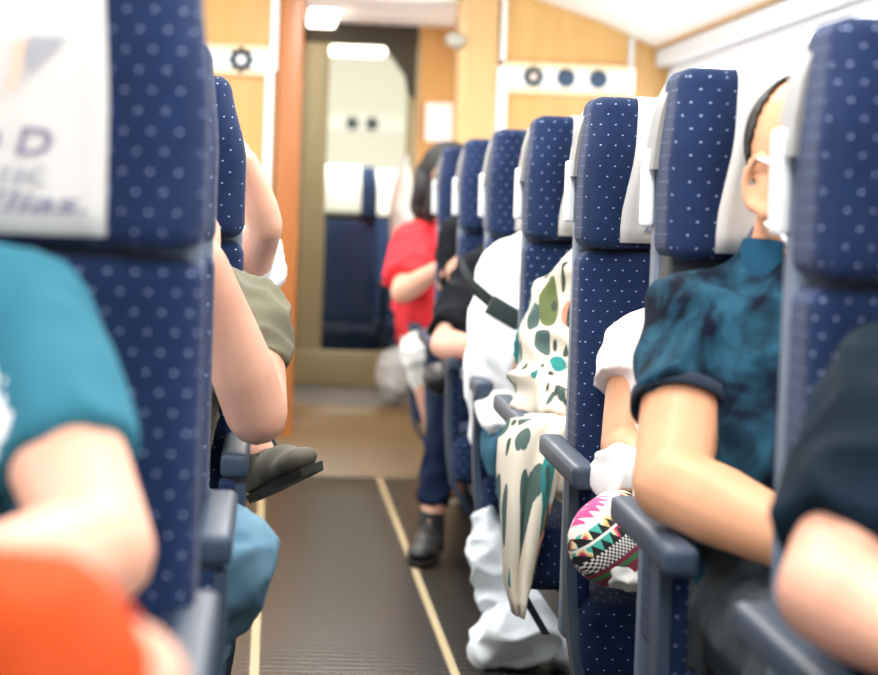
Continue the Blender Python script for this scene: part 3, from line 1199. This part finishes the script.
def floral(name):
    t = NT(name, 0.85)
    col = (214, 204, 186)

    def blades(vec, scale, width, seed):
        v = t.nt.nodes.new('ShaderNodeTexVoronoi')
        v.inputs['Scale'].default_value = scale
        v.inputs['Randomness'].default_value = 0.9
        t.nt.links.new(vec, v.inputs['Vector'])
        return t.op('LESS_THAN', v.outputs['Distance'], width)
    c = t.mix(blades(t.mapped((0.3, 0.5, 0.6), (1, 1, 0.14), (3, 1, 2)), 18, 0.33, 1), col, (66, 88, 84))
    c = t.mix(blades(t.mapped((0.9, -0.6, 0.2), (1, 0.8, 0.18), (7, 5, 1)), 12, 0.30, 2), c, (30, 120, 118))
    c = t.mix(blades(t.mapped((-0.5, 0.9, -0.4), (1, 0.8, 0.2), (2, 8, 4)), 11, 0.25, 3), c, (92, 104, 60))
    c = t.mix(blades(t.mapped((0.2, -0.3, 1.2), (1, 1, 0.6), (1, 3, 9)), 8, 0.19, 4), c, (224, 138, 112))
    c = t.mix(blades(t.mapped((1.1, 0.4, -0.8), (1, 1, 0.10), (5, 2, 6)), 30, 0.22, 5), c, (52, 66, 58))
    return t.out(c)


def tribal(name):
    """bands of zigzags, triangles and checks in strong colours"""
    t = NT(name, 0.8)
    # bands run diagonally across the knee
    w = t.op('ADD', t.op('MULTIPLY', t.op('SUBTRACT', t.x, 0.53), -0.64), t.op('MULTIPLY', t.op('SUBTRACT', t.z, 0.59), 0.77))
    w = t.op('SUBTRACT', t.op('MODULO', t.op('ADD', w, 9.07), 0.15), 0.07)
    a = t.op('ADD', t.op('ADD', t.op('MULTIPLY', t.x, 0.77), t.op('MULTIPLY', t.z, 0.64)), t.op('MULTIPLY', t.y, 0.5))
    u = t.op('DIVIDE', a, 0.016)
    tri = t.op('MULTIPLY', t.op('ABSOLUTE', t.op('SUBTRACT', t.op('FRACT', u), 0.5)), 2.0)
    nz = t.noise(45, 0)
    pick = t.mix(t.op('GREATER_THAN', nz, 0.42), (70, 176, 160), (238, 226, 196))
    pick = t.mix(t.op('GREATER_THAN', nz, 0.52), pick, (226, 186, 110))
    pick = t.mix(t.op('GREATER_THAN', nz, 0.60), pick, (200, 52, 104))

    def tband(lo, hi):
        f = t.op('DIVIDE', t.op('SUBTRACT', w, lo), hi - lo)
        return t.mix(t.op('GREATER_THAN', f, tri), (20, 18, 20), pick)
    zz = t.op('ABSOLUTE', t.op('SUBTRACT', t.op('SUBTRACT', w, 0.040), t.op('MULTIPLY', tri, 0.010)))
    top = t.mix(t.op('LESS_THAN', zz, 0.006), (236, 222, 214), (190, 62, 122))
    ck = t.op('GREATER_THAN', t.op('MULTIPLY', t.op('SINE', t.op('MULTIPLY', u, 15.7)), t.op('SINE', t.op('MULTIPLY', w, 785.0))), 0.0)
    low = t.mix(t.op('LESS_THAN', t.op('ABSOLUTE', t.op('ADD', w, 0.048)), 0.004), (140, 44, 66), (70, 130, 80))
    c = low
    for lo, col in ((-0.036, t.mix(ck, (24, 22, 24), (236, 232, 224))), (-0.012, tband(-0.012, 0.006)), (0.006, (238, 230, 220)), (0.010, tband(0.010, 0.026)), (0.026, top)):
        c = t.mix(t.op('GREATER_THAN', w, lo), c, col)
    return t.out(c)


TIEDYE = tie_dye('tie_dye_navy')
FLORAL = floral('floral_cream')
TRIBAL = tribal('tribal_print')
def printed_teal():
    t = NT('printed_teal_cotton', 0.85)
    dx = t.op('DIVIDE', t.op('SUBTRACT', t.x, -0.262), 0.048)
    dz = t.op('DIVIDE', t.op('SUBTRACT', t.z, 0.915), 0.045)
    d = t.op('ADD', t.op('MULTIPLY', dx, dx), t.op('MULTIPLY', dz, dz))
    d = t.op('ADD', d, t.op('MULTIPLY', t.op('SUBTRACT', t.noise(45, 3), 0.5), 3.2))
    front = t.op('LESS_THAN', t.y, 1.95)
    return t.out(t.mix(t.op('MULTIPLY', t.op('LESS_THAN', d, 1.0), front), (26, 100, 120), (232, 232, 236)))


TEAL = printed_teal()
OLIVE = mat('olive_cotton', (112, 108, 88), 0.85, vary=(10, (100, 96, 78)))
WHITEC = mat('white_cotton', (236, 236, 236), 0.85)
CREAMC = mat('blush_white_cotton', (240, 228, 226), 0.85)
BLACKC = mat('black_cotton', (22, 24, 28), 0.85, 0.12)
CHARC = mat('charcoal_cotton', (10, 29, 43), 0.85, 0.12, vary=(6, (8, 22, 33)))
REDC = mat('red_cotton', (214, 34, 44), 0.8)
ORANGEC = mat('orange_cotton', (178, 66, 26), 0.8, 0.12)
JEANS = mat('washed_denim', (104, 140, 160), 0.85, vary=(9, (64, 104, 128)), bump=(700, 0.2))
TEALJ = mat('teal_denim', (30, 92, 112), 0.85, vary=(12, (24, 76, 98)))
NAVYC = mat('navy_cotton', (14, 26, 50), 0.85, 0.12)
DARKT = mat('dark_trousers', (30, 38, 44), 0.8, vary=(8, (44, 52, 56)))
SHOEG = mat('grey_suede', (88, 82, 70), 0.8, vary=(20, (66, 62, 54)))
SHOEB = mat('black_shoe', (22, 20, 20), 0.5)
SHOEBR = mat('brown_shoe', (120, 70, 38), 0.5)
SOLEW = mat('pale_sole', (206, 196, 172), 0.6)
SOLEB = mat('black_sole', (30, 30, 30), 0.6)
BLACKS = mat('black_strap', (20, 28, 30), 0.6)

# ---- 1. man in the dark tie-dye polo, second place right of the aisle
J = seated(0.77, 3.26, (-0.01, 0.03), aisle=-1)
J['sa'] = V(0.598, 3.04, 0.961)
J['sb'] = V(0.955, 3.02, 1.0)
J['ea'] = V(0.534, 2.86, 0.749)
J['wa'] = V(0.7, 2.62, 0.688)
J['hda'] = V(0.8, -0.5, -0.1)
J['neck'] = V(0.73, 3.03, 1.044)
J['head'] = V(0.755, 2.99, 1.167)
J['hk'] = 1.17
J['ez'] = -0.016
J['yaw'], J['pitch'] = 0.7, -0.28
J['chest'] = V(0.755, 3.0, 0.91)
J['waist'] = V(0.765, 2.97, 0.73)
J['girth'] = 1.1
J['ka'] = V(0.66, 2.60, 0.575)
J['kb'] = V(0.92, 2.60, 0.565)
J['aa'] = V(0.67, 2.62, 0.10)
J['ab'] = V(0.92, 2.62, 0.10)
POLO = person('man with cropped hair, white mask loops and dark tie-dye polo, forearm on armrest', J, SKIN_TAN, arm=1.25, hair='shaved', hairmat=mat('cropped_hair', (44, 38, 34), 0.7))
sh = shirt(J, POLO, TIEDYE, 0.57, 0.012, 'polo_shirt', (0.09, 0.016), arm=1.12, hem=0.014)
# collar: a folded band round the neck
Rh = facing(J['yaw'], J['pitch'])
bm = bmesh.new()
nd = (J['head'] + Rh @ Vector((0, -0.03, -0.05)) - J['neck']).normalized()
ring_in, ring_out = [], []
rows = []
for lv, (rr, hh) in enumerate(((0.072, 0.022), (0.076, 0.032), (0.084, 0.030), (0.098, 0.006), (0.105, -0.016))):
    row = []
    for k in range(30):
        a = math.radians(28 + 304 * k / 29) - math.pi / 2
        droop = 0.018 * (1 + math.cos(math.radians(304 * k / 29 - 152) + math.pi)) * (lv >= 3)
        e1, e2 = frame_of(nd, Vector((0, 1, 0)))
        row.append(bm.verts.new(J['neck'] + V(0.88 * rr * math.cos(a), 0.95 * rr * math.sin(a), 0) + nd * (hh - droop)))
    rows.append(row)
for i in range(4):
    for k in range(29):
        bm.faces.new((rows[i][k], rows[i][k + 1], rows[i + 1][k + 1], rows[i + 1][k]))
solid(bm, 0.004)
from_bm('collar', bm, mat('collar_teal', (19, 62, 86), 0.85, 0.15), sh)
# ribbed cuffs
for q in 'ab':
    bm = bmesh.new()
    s, e = J['s' + q], J['e' + q]
    tube(bm, [s.lerp(e, 0.53), s.lerp(e, 0.59)], [0.0735, 0.0712], 32, False)
    solid(bm, 0.006)
    from_bm('cuff', bm, mat('cuff_navy', (18, 34, 52), 0.85), sh)
trousers(J, POLO, DARKT, thigh=1.15)
for q in 'ab':
    shoe(J, q, POLO, SHOEB, SOLEB)
# face mask with ear loops
bm = bmesh.new()
hc = J['head']
rows = []
for i in range(9):
    z = 0.000 - 0.112 * i / 8
    row = []
    for k in range(15):
        a = math.radians(-40 + 80 * k / 14)
        bul = 1.0 + 0.10 * math.sin(math.pi * i / 8)
        row.append(bm.verts.new(hc + Rh @ (Vector((0.080 * math.sin(a) * bul, 0.012 + 0.104 * math.cos(a) * bul, z)) * 1.17)))
    rows.append(row)
for i in range(8):
    for k in range(14):
        bm.faces.new((rows[i][k], rows[i][k + 1], rows[i + 1][k + 1], rows[i + 1][k]))
solid(bm, 0.003)
MASKM = mat('mask_white', (242, 244, 246), 0.8)
mk = from_bm('face_mask', bm, MASKM, POLO)
for s in (-1, 1):
    for zz, ez in ((-0.010, 0.008), (-0.112, -0.062)):
        bm = bmesh.new()
        tube(bm, [hc + Rh @ (Vector(p_) * 1.17) for p_ in (((s * 0.062, 0.080, zz * 0.9), (s * 0.080, 0.045, zz * 0.4 + ez * 0.6), (s * 0.0925, 0.004, ez), (s * 0.0965, -0.014, ez), (s * 0.090, -0.034, ez * 0.9)) if ez > 0 else ((s * 0.060, 0.080, zz * 0.9), (s * 0.076, 0.050, zz * 0.55 + ez * 0.4), (s * 0.086, 0.018, ez * 1.02), (s * 0.088, 0.002, ez)))], 0.0036, 8)
        from_bm('ear_loop', bm, MASKM, mk)

# ---- 2. man in front right, only sleeve and elbow in view
J = seated(0.80, 2.40, (0.02, 0.0), aisle=-1)
J['sa'] = V(0.627, 2.12, 0.929)
J['ea'] = V(0.511, 1.95, 0.765)
J['wa'] = V(0.579, 1.74, 0.741)
J['hda'] = V(0.6, -0.7, -0.1)
J['ka'] = V(0.70, 1.74, 0.56)
J['kb'] = V(0.95, 1.74, 0.56)
J['aa'] = V(0.70, 1.76, 0.1)
J['ab'] = V(0.95, 1.76, 0.1)
b = person('person in a charcoal short-sleeved top, elbow on the nearest right armrest', J, SKIN, arm=1.12)
shirt(J, b, CHARC, 0.80, 0.014, 't_shirt', (0.09, 0.02), arm=1.12)
trousers(J, b, NAVYC)
for q in 'ab':
    shoe(J, q, b, SHOEB, SOLEB)

# ---- 3. person in patterned trousers, legs folded on the seat
J = seated(0.79, 4.12, (-0.01, 0.0), k=0.9, aisle=-1)
J['chest'] = V(0.79, 3.84, 0.83)
J['neck'] = V(0.79, 3.86, 0.955)
J['head'] = V(0.80, 3.83, 1.10)
J['sa'] = V(0.65, 3.85, 0.857)
J['sb'] = V(0.965, 3.86, 0.90)
J['ea'] = V(0.615, 3.76, 0.699)
J['eb'] = V(0.99, 3.74, 0.70)
J['wa'] = V(0.665, 3.58, 0.664)
J['hda'] = V(0.8, -0.5, 0)
J['ha'] = V(0.72, 3.82, 0.57)
J['hb'] = V(0.88, 3.82, 0.57)
J['ka'] = V(0.553, 3.45, 0.581)
J['kb'] = V(0.98, 3.55, 0.60)
J['aa'] = V(0.82, 3.48, 0.53)
J['ab'] = V(0.72, 3.42, 0.545)
J['fda'] = V(1, -0.3, 0)
J['fdb'] = V(-0.8, -0.5, 0)
b = person('person in a white short-sleeved top and colourful zigzag patterned trousers, knee at the aisle', J, SKIN_TAN, arm=0.92, hair='long', hairmat=HAIRD)
shirt(J, b, CREAMC, 0.36, 0.012, 't_shirt', (0.06, 0.008), arm=0.94, hem=0.018)
trousers(J, b, TRIBAL, 'patterned_trousers', (0.85, 0.8), folds=None, thigh=1.08)
# white cloth gathered on the lap
bm = bmesh.new()
c = Vector(V(0.584, 3.56, 0.677))
ell(bm, c, (0.055, 0.05, 0.048))
ell(bm, c + V(0.05, 0.0, -0.01), (0.06, 0.05, 0.045))
ell(bm, c + V(-0.012, -0.01, 0.022), (0.035, 0.03, 0.03))
o = fuse('cloth_bundle', bm, 0.006, WHITEC, None, 3, (0.05, 0.012))
tag(o, 'crumpled white cloth on the lap above the patterned knee', 'cloth')
bm = bmesh.new()
c = Vector(V(0.568, 3.42, 0.53))
ell(bm, c + V(0.02, 0, 0.0), (0.05, 0.05, 0.018), sub=3)
ell(bm, c + V(-0.005, -0.01, 0.012), (0.022, 0.03, 0.016), sub=3)
o = fuse('paper_wrapper', bm, 0.005, mat('pale_paper', (206, 204, 198), 0.5), None, 2, (0.03, 0.014))
tag(o, 'crumpled pale wrapper on the blue cushion below the patterned knee', 'wrapper')

# ---- 4. person in floral clothes
J = seated(0.80, 4.98, (-0.03, 0.02), aisle=-1)
J['sa'] = V(0.638, 4.72, 0.915)
J['ea'] = V(0.57, 4.6, 0.717)
J['wa'] = V(0.645, 4.42, 0.694)
J['hda'] = V(0.8, -0.5, -0.1)
J['ha'] = V(0.72, 4.66, 0.57)
J['ka'] = V(0.645, 4.42, 0.585)
J['kb'] = V(0.80, 4.36, 0.60)
J['aa'] = V(0.76, 4.36, 0.12)
J['ab'] = V(0.88, 4.32, 0.12)
b = person('person in loose cream floral print clothes with a long hanging hem', J, SKIN, arm=0.95, hair='long', hairmat=HAIRD)
shirt(J, b, FLORAL, 1.92, 0.020, 'floral_top', (0.08, 0.03), arm=1.05, hem=0.018)
trousers(J, b, FLORAL, 'floral_trousers', (0.0, 0.9), 0.018, (0.08, 0.03), thigh=1.05)
for q in 'ab':
    shoe(J, q, b, SHOEBR, SOLEW)
# loose cloth falling from the knee to a point
bm = bmesh.new()
rows = []
L = [V(0.537, 4.46, 0.685), V(0.488, 4.4, 0.677), V(0.469, 4.38, 0.642), V(0.468, 4.37, 0.583), V(0.474, 4.35, 0.515), V(0.482, 4.34, 0.436), V(0.487, 4.34, 0.366), V(0.505, 4.34, 0.304)]
Rr = [V(0.656, 4.5, 0.697), V(0.638, 4.44, 0.681), V(0.609, 4.4, 0.644), V(0.591, 4.37, 0.586), V(0.569, 4.35, 0.507), V(0.553, 4.34, 0.432), V(0.541, 4.34, 0.361), V(0.521, 4.34, 0.304)]
for i in range(8):
    row = []
    for k in range(15):
        t = k / 14
        p = Vector(L[i]).lerp(Vector(Rr[i]), t)
        p.y += 0.020 * math.sin(t * 13 + i * 0.5) * (0.4 + 0.6 * i / 7) - 0.05 * math.sin(math.pi * t)
        row.append(bm.verts.new(p))
    rows.append(row)
for i in range(7):
    for k in range(14):
        bm.faces.new((rows[i][k], rows[i][k + 1], rows[i + 1][k + 1], rows[i + 1][k]))
bmesh.ops.subdivide_edges(bm, edges=bm.edges[:], cuts=1, use_grid_fill=True)
solid(bm, 0.006)
from_bm('hanging_hem', bm, FLORAL, b)

# ---- 5. person in white with a black strap
J = seated(0.74, 5.84, (-0.05, 0.0), aisle=-1)
J['sa'] = V(0.609, 5.5, 0.945)
J['chest'] = V(0.71, 5.52, 0.88)
J['waist'] = V(0.695, 5.50, 0.72)
J['pelvis'] = V(0.73, 5.54, 0.58)
J['neck'] = V(0.74, 5.56, 1.04)
J['head'] = V(0.76, 5.5, 1.19)
J['ea'] = V(0.59, 5.4, 0.76)
J['wa'] = V(0.665, 5.25, 0.712)
J['hda'] = V(0.8, -0.5, -0.1)
J['girth'] = 1.12
J['ka'] = V(0.579, 5.18, 0.536)
J['kb'] = V(0.80, 5.16, 0.56)
J['aa'] = V(0.76, 5.40, 0.11)
J['ab'] = V(0.84, 5.36, 0.11)
b = person('person in a white top with a black bag strap across, behind the floral clothes', J, SKIN, arm=1.05, hairmat=HAIRD)
W5 = shirt(J, b, WHITEC, 1.5, 0.020, 'white_top', (0.12, 0.018), arm=1.2)
trousers(J, b, TEALJ, length=(0.5, 0.9))
for q in 'ab':
    shoe(J, q, b, SHOEB, SOLEB)
bm = bmesh.new()
ends = [V(0.465, 5.36, 0.974), V(0.492, 5.31, 0.918), V(0.535, 5.29, 0.882), V(0.603, 5.28, 0.846), V(0.702, 5.28, 0.795)]
rows = []
for i, p in enumerate(ends):
    p = Vector(p)
    rows.append([bm.verts.new(p + V(-0.004, a, b_)) for a, b_ in ((0, 0.018), (-0.008, 0.018), (-0.008, -0.018), (0, -0.018))])
for i in range(4):
    for q in range(4):
        bm.faces.new((rows[i][q], rows[i][(q + 1) % 4], rows[i + 1][(q + 1) % 4], rows[i + 1][q]))
bm.faces.new(rows[0][::-1])
bm.faces.new(rows[-1])
strap = from_bm('bag_strap', bm, BLACKS, b, angle=40)
bm = bmesh.new()
c = Vector(V(0.565, 5.27, 0.857))
vs = box(bm, -0.045, 0.045, -0.012, 0.008, -0.024, 0.024, 0.005)
bmesh.ops.rotate(bm, verts=bm.verts[:], cent=(0, 0, 0), matrix=Matrix.Rotation(0.5, 3, 'Y'))
bmesh.ops.translate(bm, verts=bm.verts[:], vec=c)
from_bm('strap_slider', bm, mat('dark_green_grey', (36, 48, 48), 0.5), strap, angle=40)
# white cloth over the lap
bm = bmesh.new()
ell(bm, Vector(V(0.55, 5.22, 0.612)), (0.045, 0.08, 0.05))
ell(bm, Vector(V(0.565, 5.3, 0.624)), (0.06, 0.08, 0.045))
o = fuse('cloth_bundle', bm, 0.008, WHITEC, None, 3, (0.05, 0.02))
tag(o, 'white cloth lying on the lap over teal jeans', 'cloth')

# ---- 6. person in the black T-shirt
J = seated(0.79, 6.70, (-0.03, 0.0), aisle=-1)
J['sa'] = V(0.615, 6.4, 0.914)
J['ea'] = V(0.496, 6.22, 0.717)
J['wa'] = V(0.616, 6.05, 0.718)
J['hda'] = V(0.7, -0.6, -0.1)
b = person('person in a black T-shirt with forearm on the armrest, beyond the one in white', J, SKIN, hair='short')
shirt(J, b, BLACKC, 0.86, 0.016, 't_shirt', (0.08, 0.02), arm=1.12)
trousers(J, b, NAVYC)
for q in 'ab':
    shoe(J, q, b, SHOEB, SOLEB)

# ---- 7. person in dark clothes, navy trousers leg in the aisle
J = seated(0.79, 7.56, (-0.06, 0.0), aisle=-1)
J['ea'] = V(0.592, 7.3, 0.861)
J['sa'] = V(0.625, 7.25, 1.019)
J['wa'] = V(0.636, 7.05, 0.958)
J['hda'] = V(0.2, -0.3, 0.9)
J['pna'] = V(1, 0, 0)
J['ka'] = V(0.584, 6.92, 0.5)
J['aa'] = V(0.52, 6.82, 0.118)
J['fda'] = V(-0.25, -0.95, -0.1)
b = person('person in dark clothes whose navy trouser leg and dark shoe reach into the aisle', J, SKIN, hairmat=HAIRB)
shirt(J, b, BLACKC, 0.6, 0.014, 't_shirt', (0.08, 0.02))
trousers(J, b, NAVYC, length=(0.86, 0.9))
shoe(J, 'a', b, SHOEB, SOLEB)
shoe(J, 'b', b, SHOEB, SOLEB)

# ---- 8. person in the red shirt by the ramp
J = seated(0.72, 8.42, (-0.13, 0.0), aisle=-1)
J['yaw'] = 1.2
J['head'] = V(0.647, 8.05, 1.217)
J['neck'] = V(0.638, 8.1, 1.056)
J['sa'] = V(0.536, 8.08, 0.964)
J['chest'] = V(0.622, 8.1, 0.878)
J['waist'] = V(0.636, 8.1, 0.694)
J['ea'] = V(0.469, 7.85, 0.802)
J['wa'] = V(0.591, 7.7, 0.896)
J['hda'] = V(0.5, -0.2, 0.8)
J['pna'] = V(1, 0, 0)
J['ka'] = V(0.54, 7.78, 0.594)
J['aa'] = V(0.65, 7.86, 0.165)
b = person('black-haired person in a red shirt leaning into the aisle by the ramp', J, SKIN, hair='long', hairmat=HAIRB)
shirt(J, b, REDC, 0.80, 0.016, 'red_shirt', (0.08, 0.02), arm=1.3)
trousers(J, b, mat('pale_shorts', (216, 214, 208), 0.85), 'pale_shorts', (0.35, 0.35), thigh=1.1)
for q in 'ab':
    shoe(J, q, b, SHOEBR, SOLEW)

# ---- 9. man in the teal T-shirt, nearest left seat
J = seated(-0.41, 2.24, (-0.0, 0.0), aisle=1)
J['sa'] = V(-0.223, 1.98, 0.984)
J['ea'] = V(-0.132, 1.8, 0.811)
J['wa'] = V(-0.232, 1.6, 0.813)
J['hda'] = V(-0.8, -0.5, -0.1)
J['neck'] = V(-0.42, 1.98, 1.06)
J['head'] = V(-0.47, 1.95, 1.22)
J['yaw'] = -0.4
J['chest'] = V(-0.40, 1.97, 0.91)
J['ka'] = V(-0.24, 1.60, 0.56)
J['kb'] = V(-0.52, 1.60, 0.56)
J['aa'] = V(-0.24, 1.62, 0.1)
J['ab'] = V(-0.52, 1.62, 0.1)
b = person('man in a teal T-shirt, arm bare below the sleeve, nearest on the left', J, SKIN, arm=1.12, hairmat=HAIRD)
sh = shirt(J, b, TEAL, 0.64, 0.012, 't_shirt', (0.10, 0.010), arm=0.98, hem=0.012)
trousers(J, b, DARKT)
for q in 'ab':
    shoe(J, q, b, SHOEB, SOLEB)

# ---- 10. man in the olive T-shirt, face in hand
J = seated(-0.30, 3.94, (0.06, 0.0), aisle=1)
J['sa'] = V(-0.042, 3.66, 0.91)
J['ea'] = V(-0.015, 3.47, 0.768)
J['wa'] = V(-0.099, 3.36, 1.009)
J['hda'] = V(-0.35, 0.1, 0.9)
J['pna'] = V(-0.7, 0.6, 0)
J['neck'] = V(-0.25, 3.66, 1.03)
J['chest'] = V(-0.24, 3.66, 0.89)
J['head'] = V(-0.21, 3.53, 1.17)
J['ka'] = V(-0.043, 3.22, 0.573)
J['aa'] = V(-0.143, 3.36, 0.366)
J['kb'] = V(-0.45, 3.27, 0.56)
b = person('man in an olive T-shirt and light jeans, elbow on armrest and chin in hand', J, SKIN, arm=1.2, hairmat=HAIRD)
shirt(J, b, OLIVE, 0.60, 0.012, 't_shirt', (0.06, 0.022), arm=1.04, voxel=0.007)
trousers(J, b, JEANS, 'jeans', thigh=1.1)
for q in 'ab':
    shoe(J, q, b, SHOEBR, SOLEW)

# ---- 11. person in white raising an elbow, shoe in the aisle
J = seated(-0.26, 4.79, (0.07, 0.0), aisle=1)
J['sa'] = V(-0.043, 4.52, 0.968)
J['ea'] = V(-0.014, 4.33, 1.056)
J['wa'] = V(-0.055, 4.28, 1.183)
J['hda'] = V(-0.7, 0.2, 0.5)
J['pna'] = V(-0.7, 0.6, 0)
J['neck'] = V(-0.26, 4.50, 1.04)
J['chest'] = V(-0.185, 4.50, 0.9)
J['head'] = V(-0.30, 4.44, 1.19)
J['ka'] = V(-0.18, 4.30, 0.66)
J['aa'] = V(-0.014, 4.05, 0.643)
J['fda'] = V(0.081, 3.86, 0.667) - V(-0.012, 4.05, 0.591)
J['fua'] = V(-0.45, 0.2, 1)
J['kb'] = V(-0.36, 4.14, 0.56)
b = person('person in a white T-shirt with raised elbow, one grey shoe crossed into the aisle', J, SKIN, arm=0.85, hairmat=HAIRD)
shirt(J, b, WHITEC, 0.25, 0.014, 't_shirt', (0.07, 0.018), arm=1.0)
trousers(J, b, mat('dark_teal_trousers', (26, 50, 58), 0.85), length=(0.98, 0.9))
shoe(J, 'a', b, SHOEG, mat('dark_sole', (46, 46, 40), 0.6), 0.88)
shoe(J, 'b', b, SHOEG, SOLEW)

# ---- 12. person in orange, seen from behind, low in the near left corner
J = seated(-0.36, 1.4, (0.0, 0.0), aisle=1)


def flip(j, y0):
    for k_, v in list(j.items()):
        if isinstance(v, Vector):
            if k_[:2] in ('hd', 'pn', 'fd'):
                j[k_] = Vector((v.x, -v.y, v.z))
            else:
                j[k_] = Vector((v.x, 2 * y0 - v.y, v.z))


flip(J, 1.12)
J['yaw'] = math.pi
for k_ in ('neck', 'chest', 'waist', 'head', 'sa', 'sb', 'ea', 'eb', 'wa', 'wb'):
    J[k_] = J[k_] + V(-0.02, 0.05, -0.13)
J['sa'] = V(-0.149, 1.12, 0.857)
J['ea'] = V(-0.079, 1.24, 0.823)
J['wa'] = V(-0.121, 1.36, 0.751)
J['hda'] = V(-0.6, 0.6, 0)
J['head'] = V(-0.52, 1.15, 1.02)
J['neck'] = V(-0.44, 1.12, 0.92)
J['ka'] = V(-0.28, 1.43, 0.52)
J['kb'] = V(-0.48, 1.43, 0.52)
J['aa'] = V(-0.28, 1.24, 0.10)
J['ab'] = V(-0.48, 1.24, 0.10)
for q_ in 'ab':
    J['fd' + q_] = V(0, 1, -0.1)
b = person('person in an orange top, strongly blurred in the near left corner', J, SKIN, hairmat=HAIRD)
shirt(J, b, ORANGEC, 0.55, 0.012, 't_shirt', (0.1, 0.010), arm=1.0)
trousers(J, b, NAVYC)
for q in 'ab':
    shoe(J, q, b, SHOEB, SOLEB)
o = make_seat(1, 0.84, -0.15, 'blue dotted seat of the person in orange, its back to the camera', 'aisle seats left of the aisle')
o.rotation_euler = (0, 0, math.pi)

# ------------------------------------------------------------------ luggage
BAGM = mat('white_plastic_bag', (226, 232, 238), 0.4, bump=(22, 0.35))
bm = bmesh.new()
c = Vector(V(0.631, 5.22, 0.096))
ell(bm, c + V(0, 0, -0.008), (0.125, 0.10, 0.082))
ell(bm, c + V(0.05, 0, 0.02), (0.09, 0.09, 0.085))
ell(bm, c + V(-0.085, -0.01, -0.05), (0.045, 0.06, 0.04))
ell(bm, c + V(0.10, -0.01, -0.05), (0.055, 0.07, 0.045))
o = fuse('plastic_bag', bm, 0.006, BAGM, None, 4, (0.075, 0.022))
tag(o, 'bulging white plastic bag on the floor, the lower one beside the aisle', 'bag', 'white bags beside the aisle')
bm = bmesh.new()
c = Vector(V(0.56, 5.27, 0.266))
ell(bm, c, (0.065, 0.07, 0.10))
ell(bm, c + V(0.05, 0.02, -0.03), (0.08, 0.07, 0.10))
ell(bm, c + V(-0.02, 0, 0.07), (0.04, 0.05, 0.05))
ell(bm, c + V(0.01, 0, -0.10), (0.05, 0.06, 0.04))
o = fuse('plastic_bag', bm, 0.006, BAGM, None, 4, (0.075, 0.022))
tag(o, 'slim white plastic bag standing behind and above the lower white bag', 'bag', 'white bags beside the aisle')
# handbag on the lap beyond
bm = bmesh.new()
c = Vector(V(0.53, 6.75, 0.582))
ell(bm, c, (0.055, 0.09, 0.05))
ell(bm, c + V(-0.02, -0.04, 0.0), (0.03, 0.04, 0.035))
o = fuse('handbag', bm, 0.007, SHOEB, None, 3)
tag(o, 'small black handbag below the bare forearm', 'bag')
# rucksack on the raised floor
root = empty('rucksack', (0.55, 9.45, 0.257))
RS = mat('pale_grey_canvas', (190, 190, 186), 0.85, vary=(14, (168, 170, 168)))
bm = bmesh.new()
ell(bm, V(0, 0, 0.125), (0.085, 0.08, 0.125))
ell(bm, V(0, -0.05, 0.09), (0.06, 0.05, 0.07))
fuse('rucksack_body', bm, 0.008, RS, root, 3, (0.08, 0.02))
bm = bmesh.new()
tube(bm, [V(-0.03, -0.02, 0.24), V(-0.02, -0.03, 0.28), V(0.02, -0.03, 0.28), V(0.03, -0.02, 0.24)], 0.008, 8)
from_bm('carry_loop', bm, SLATE, root)
tag(root, 'pale grey rucksack standing on the raised floor by the glass door', 'rucksack')
# pale jacket hanging right of the door
bm = bmesh.new()
loft(bm, [(V(0.60, 10.26, 0.95), V(0.05, 0, 0), V(0, 0.03, 0)), (V(0.595, 10.26, 1.1), V(0.055, 0, 0), V(0, 0.035, 0)), (V(0.60, 10.27, 1.22), V(0.045, 0, 0), V(0, 0.03, 0)), (V(0.61, 10.29, 1.30), V(0.02, 0, 0), V(0, 0.02, 0))])
o = fuse('jacket', bm, 0.008, mat('pale_jacket', (222, 220, 216), 0.85), None, 3, (0.09, 0.008))
tag(o, 'pale jacket hanging at the right edge of the glass door', 'jacket')
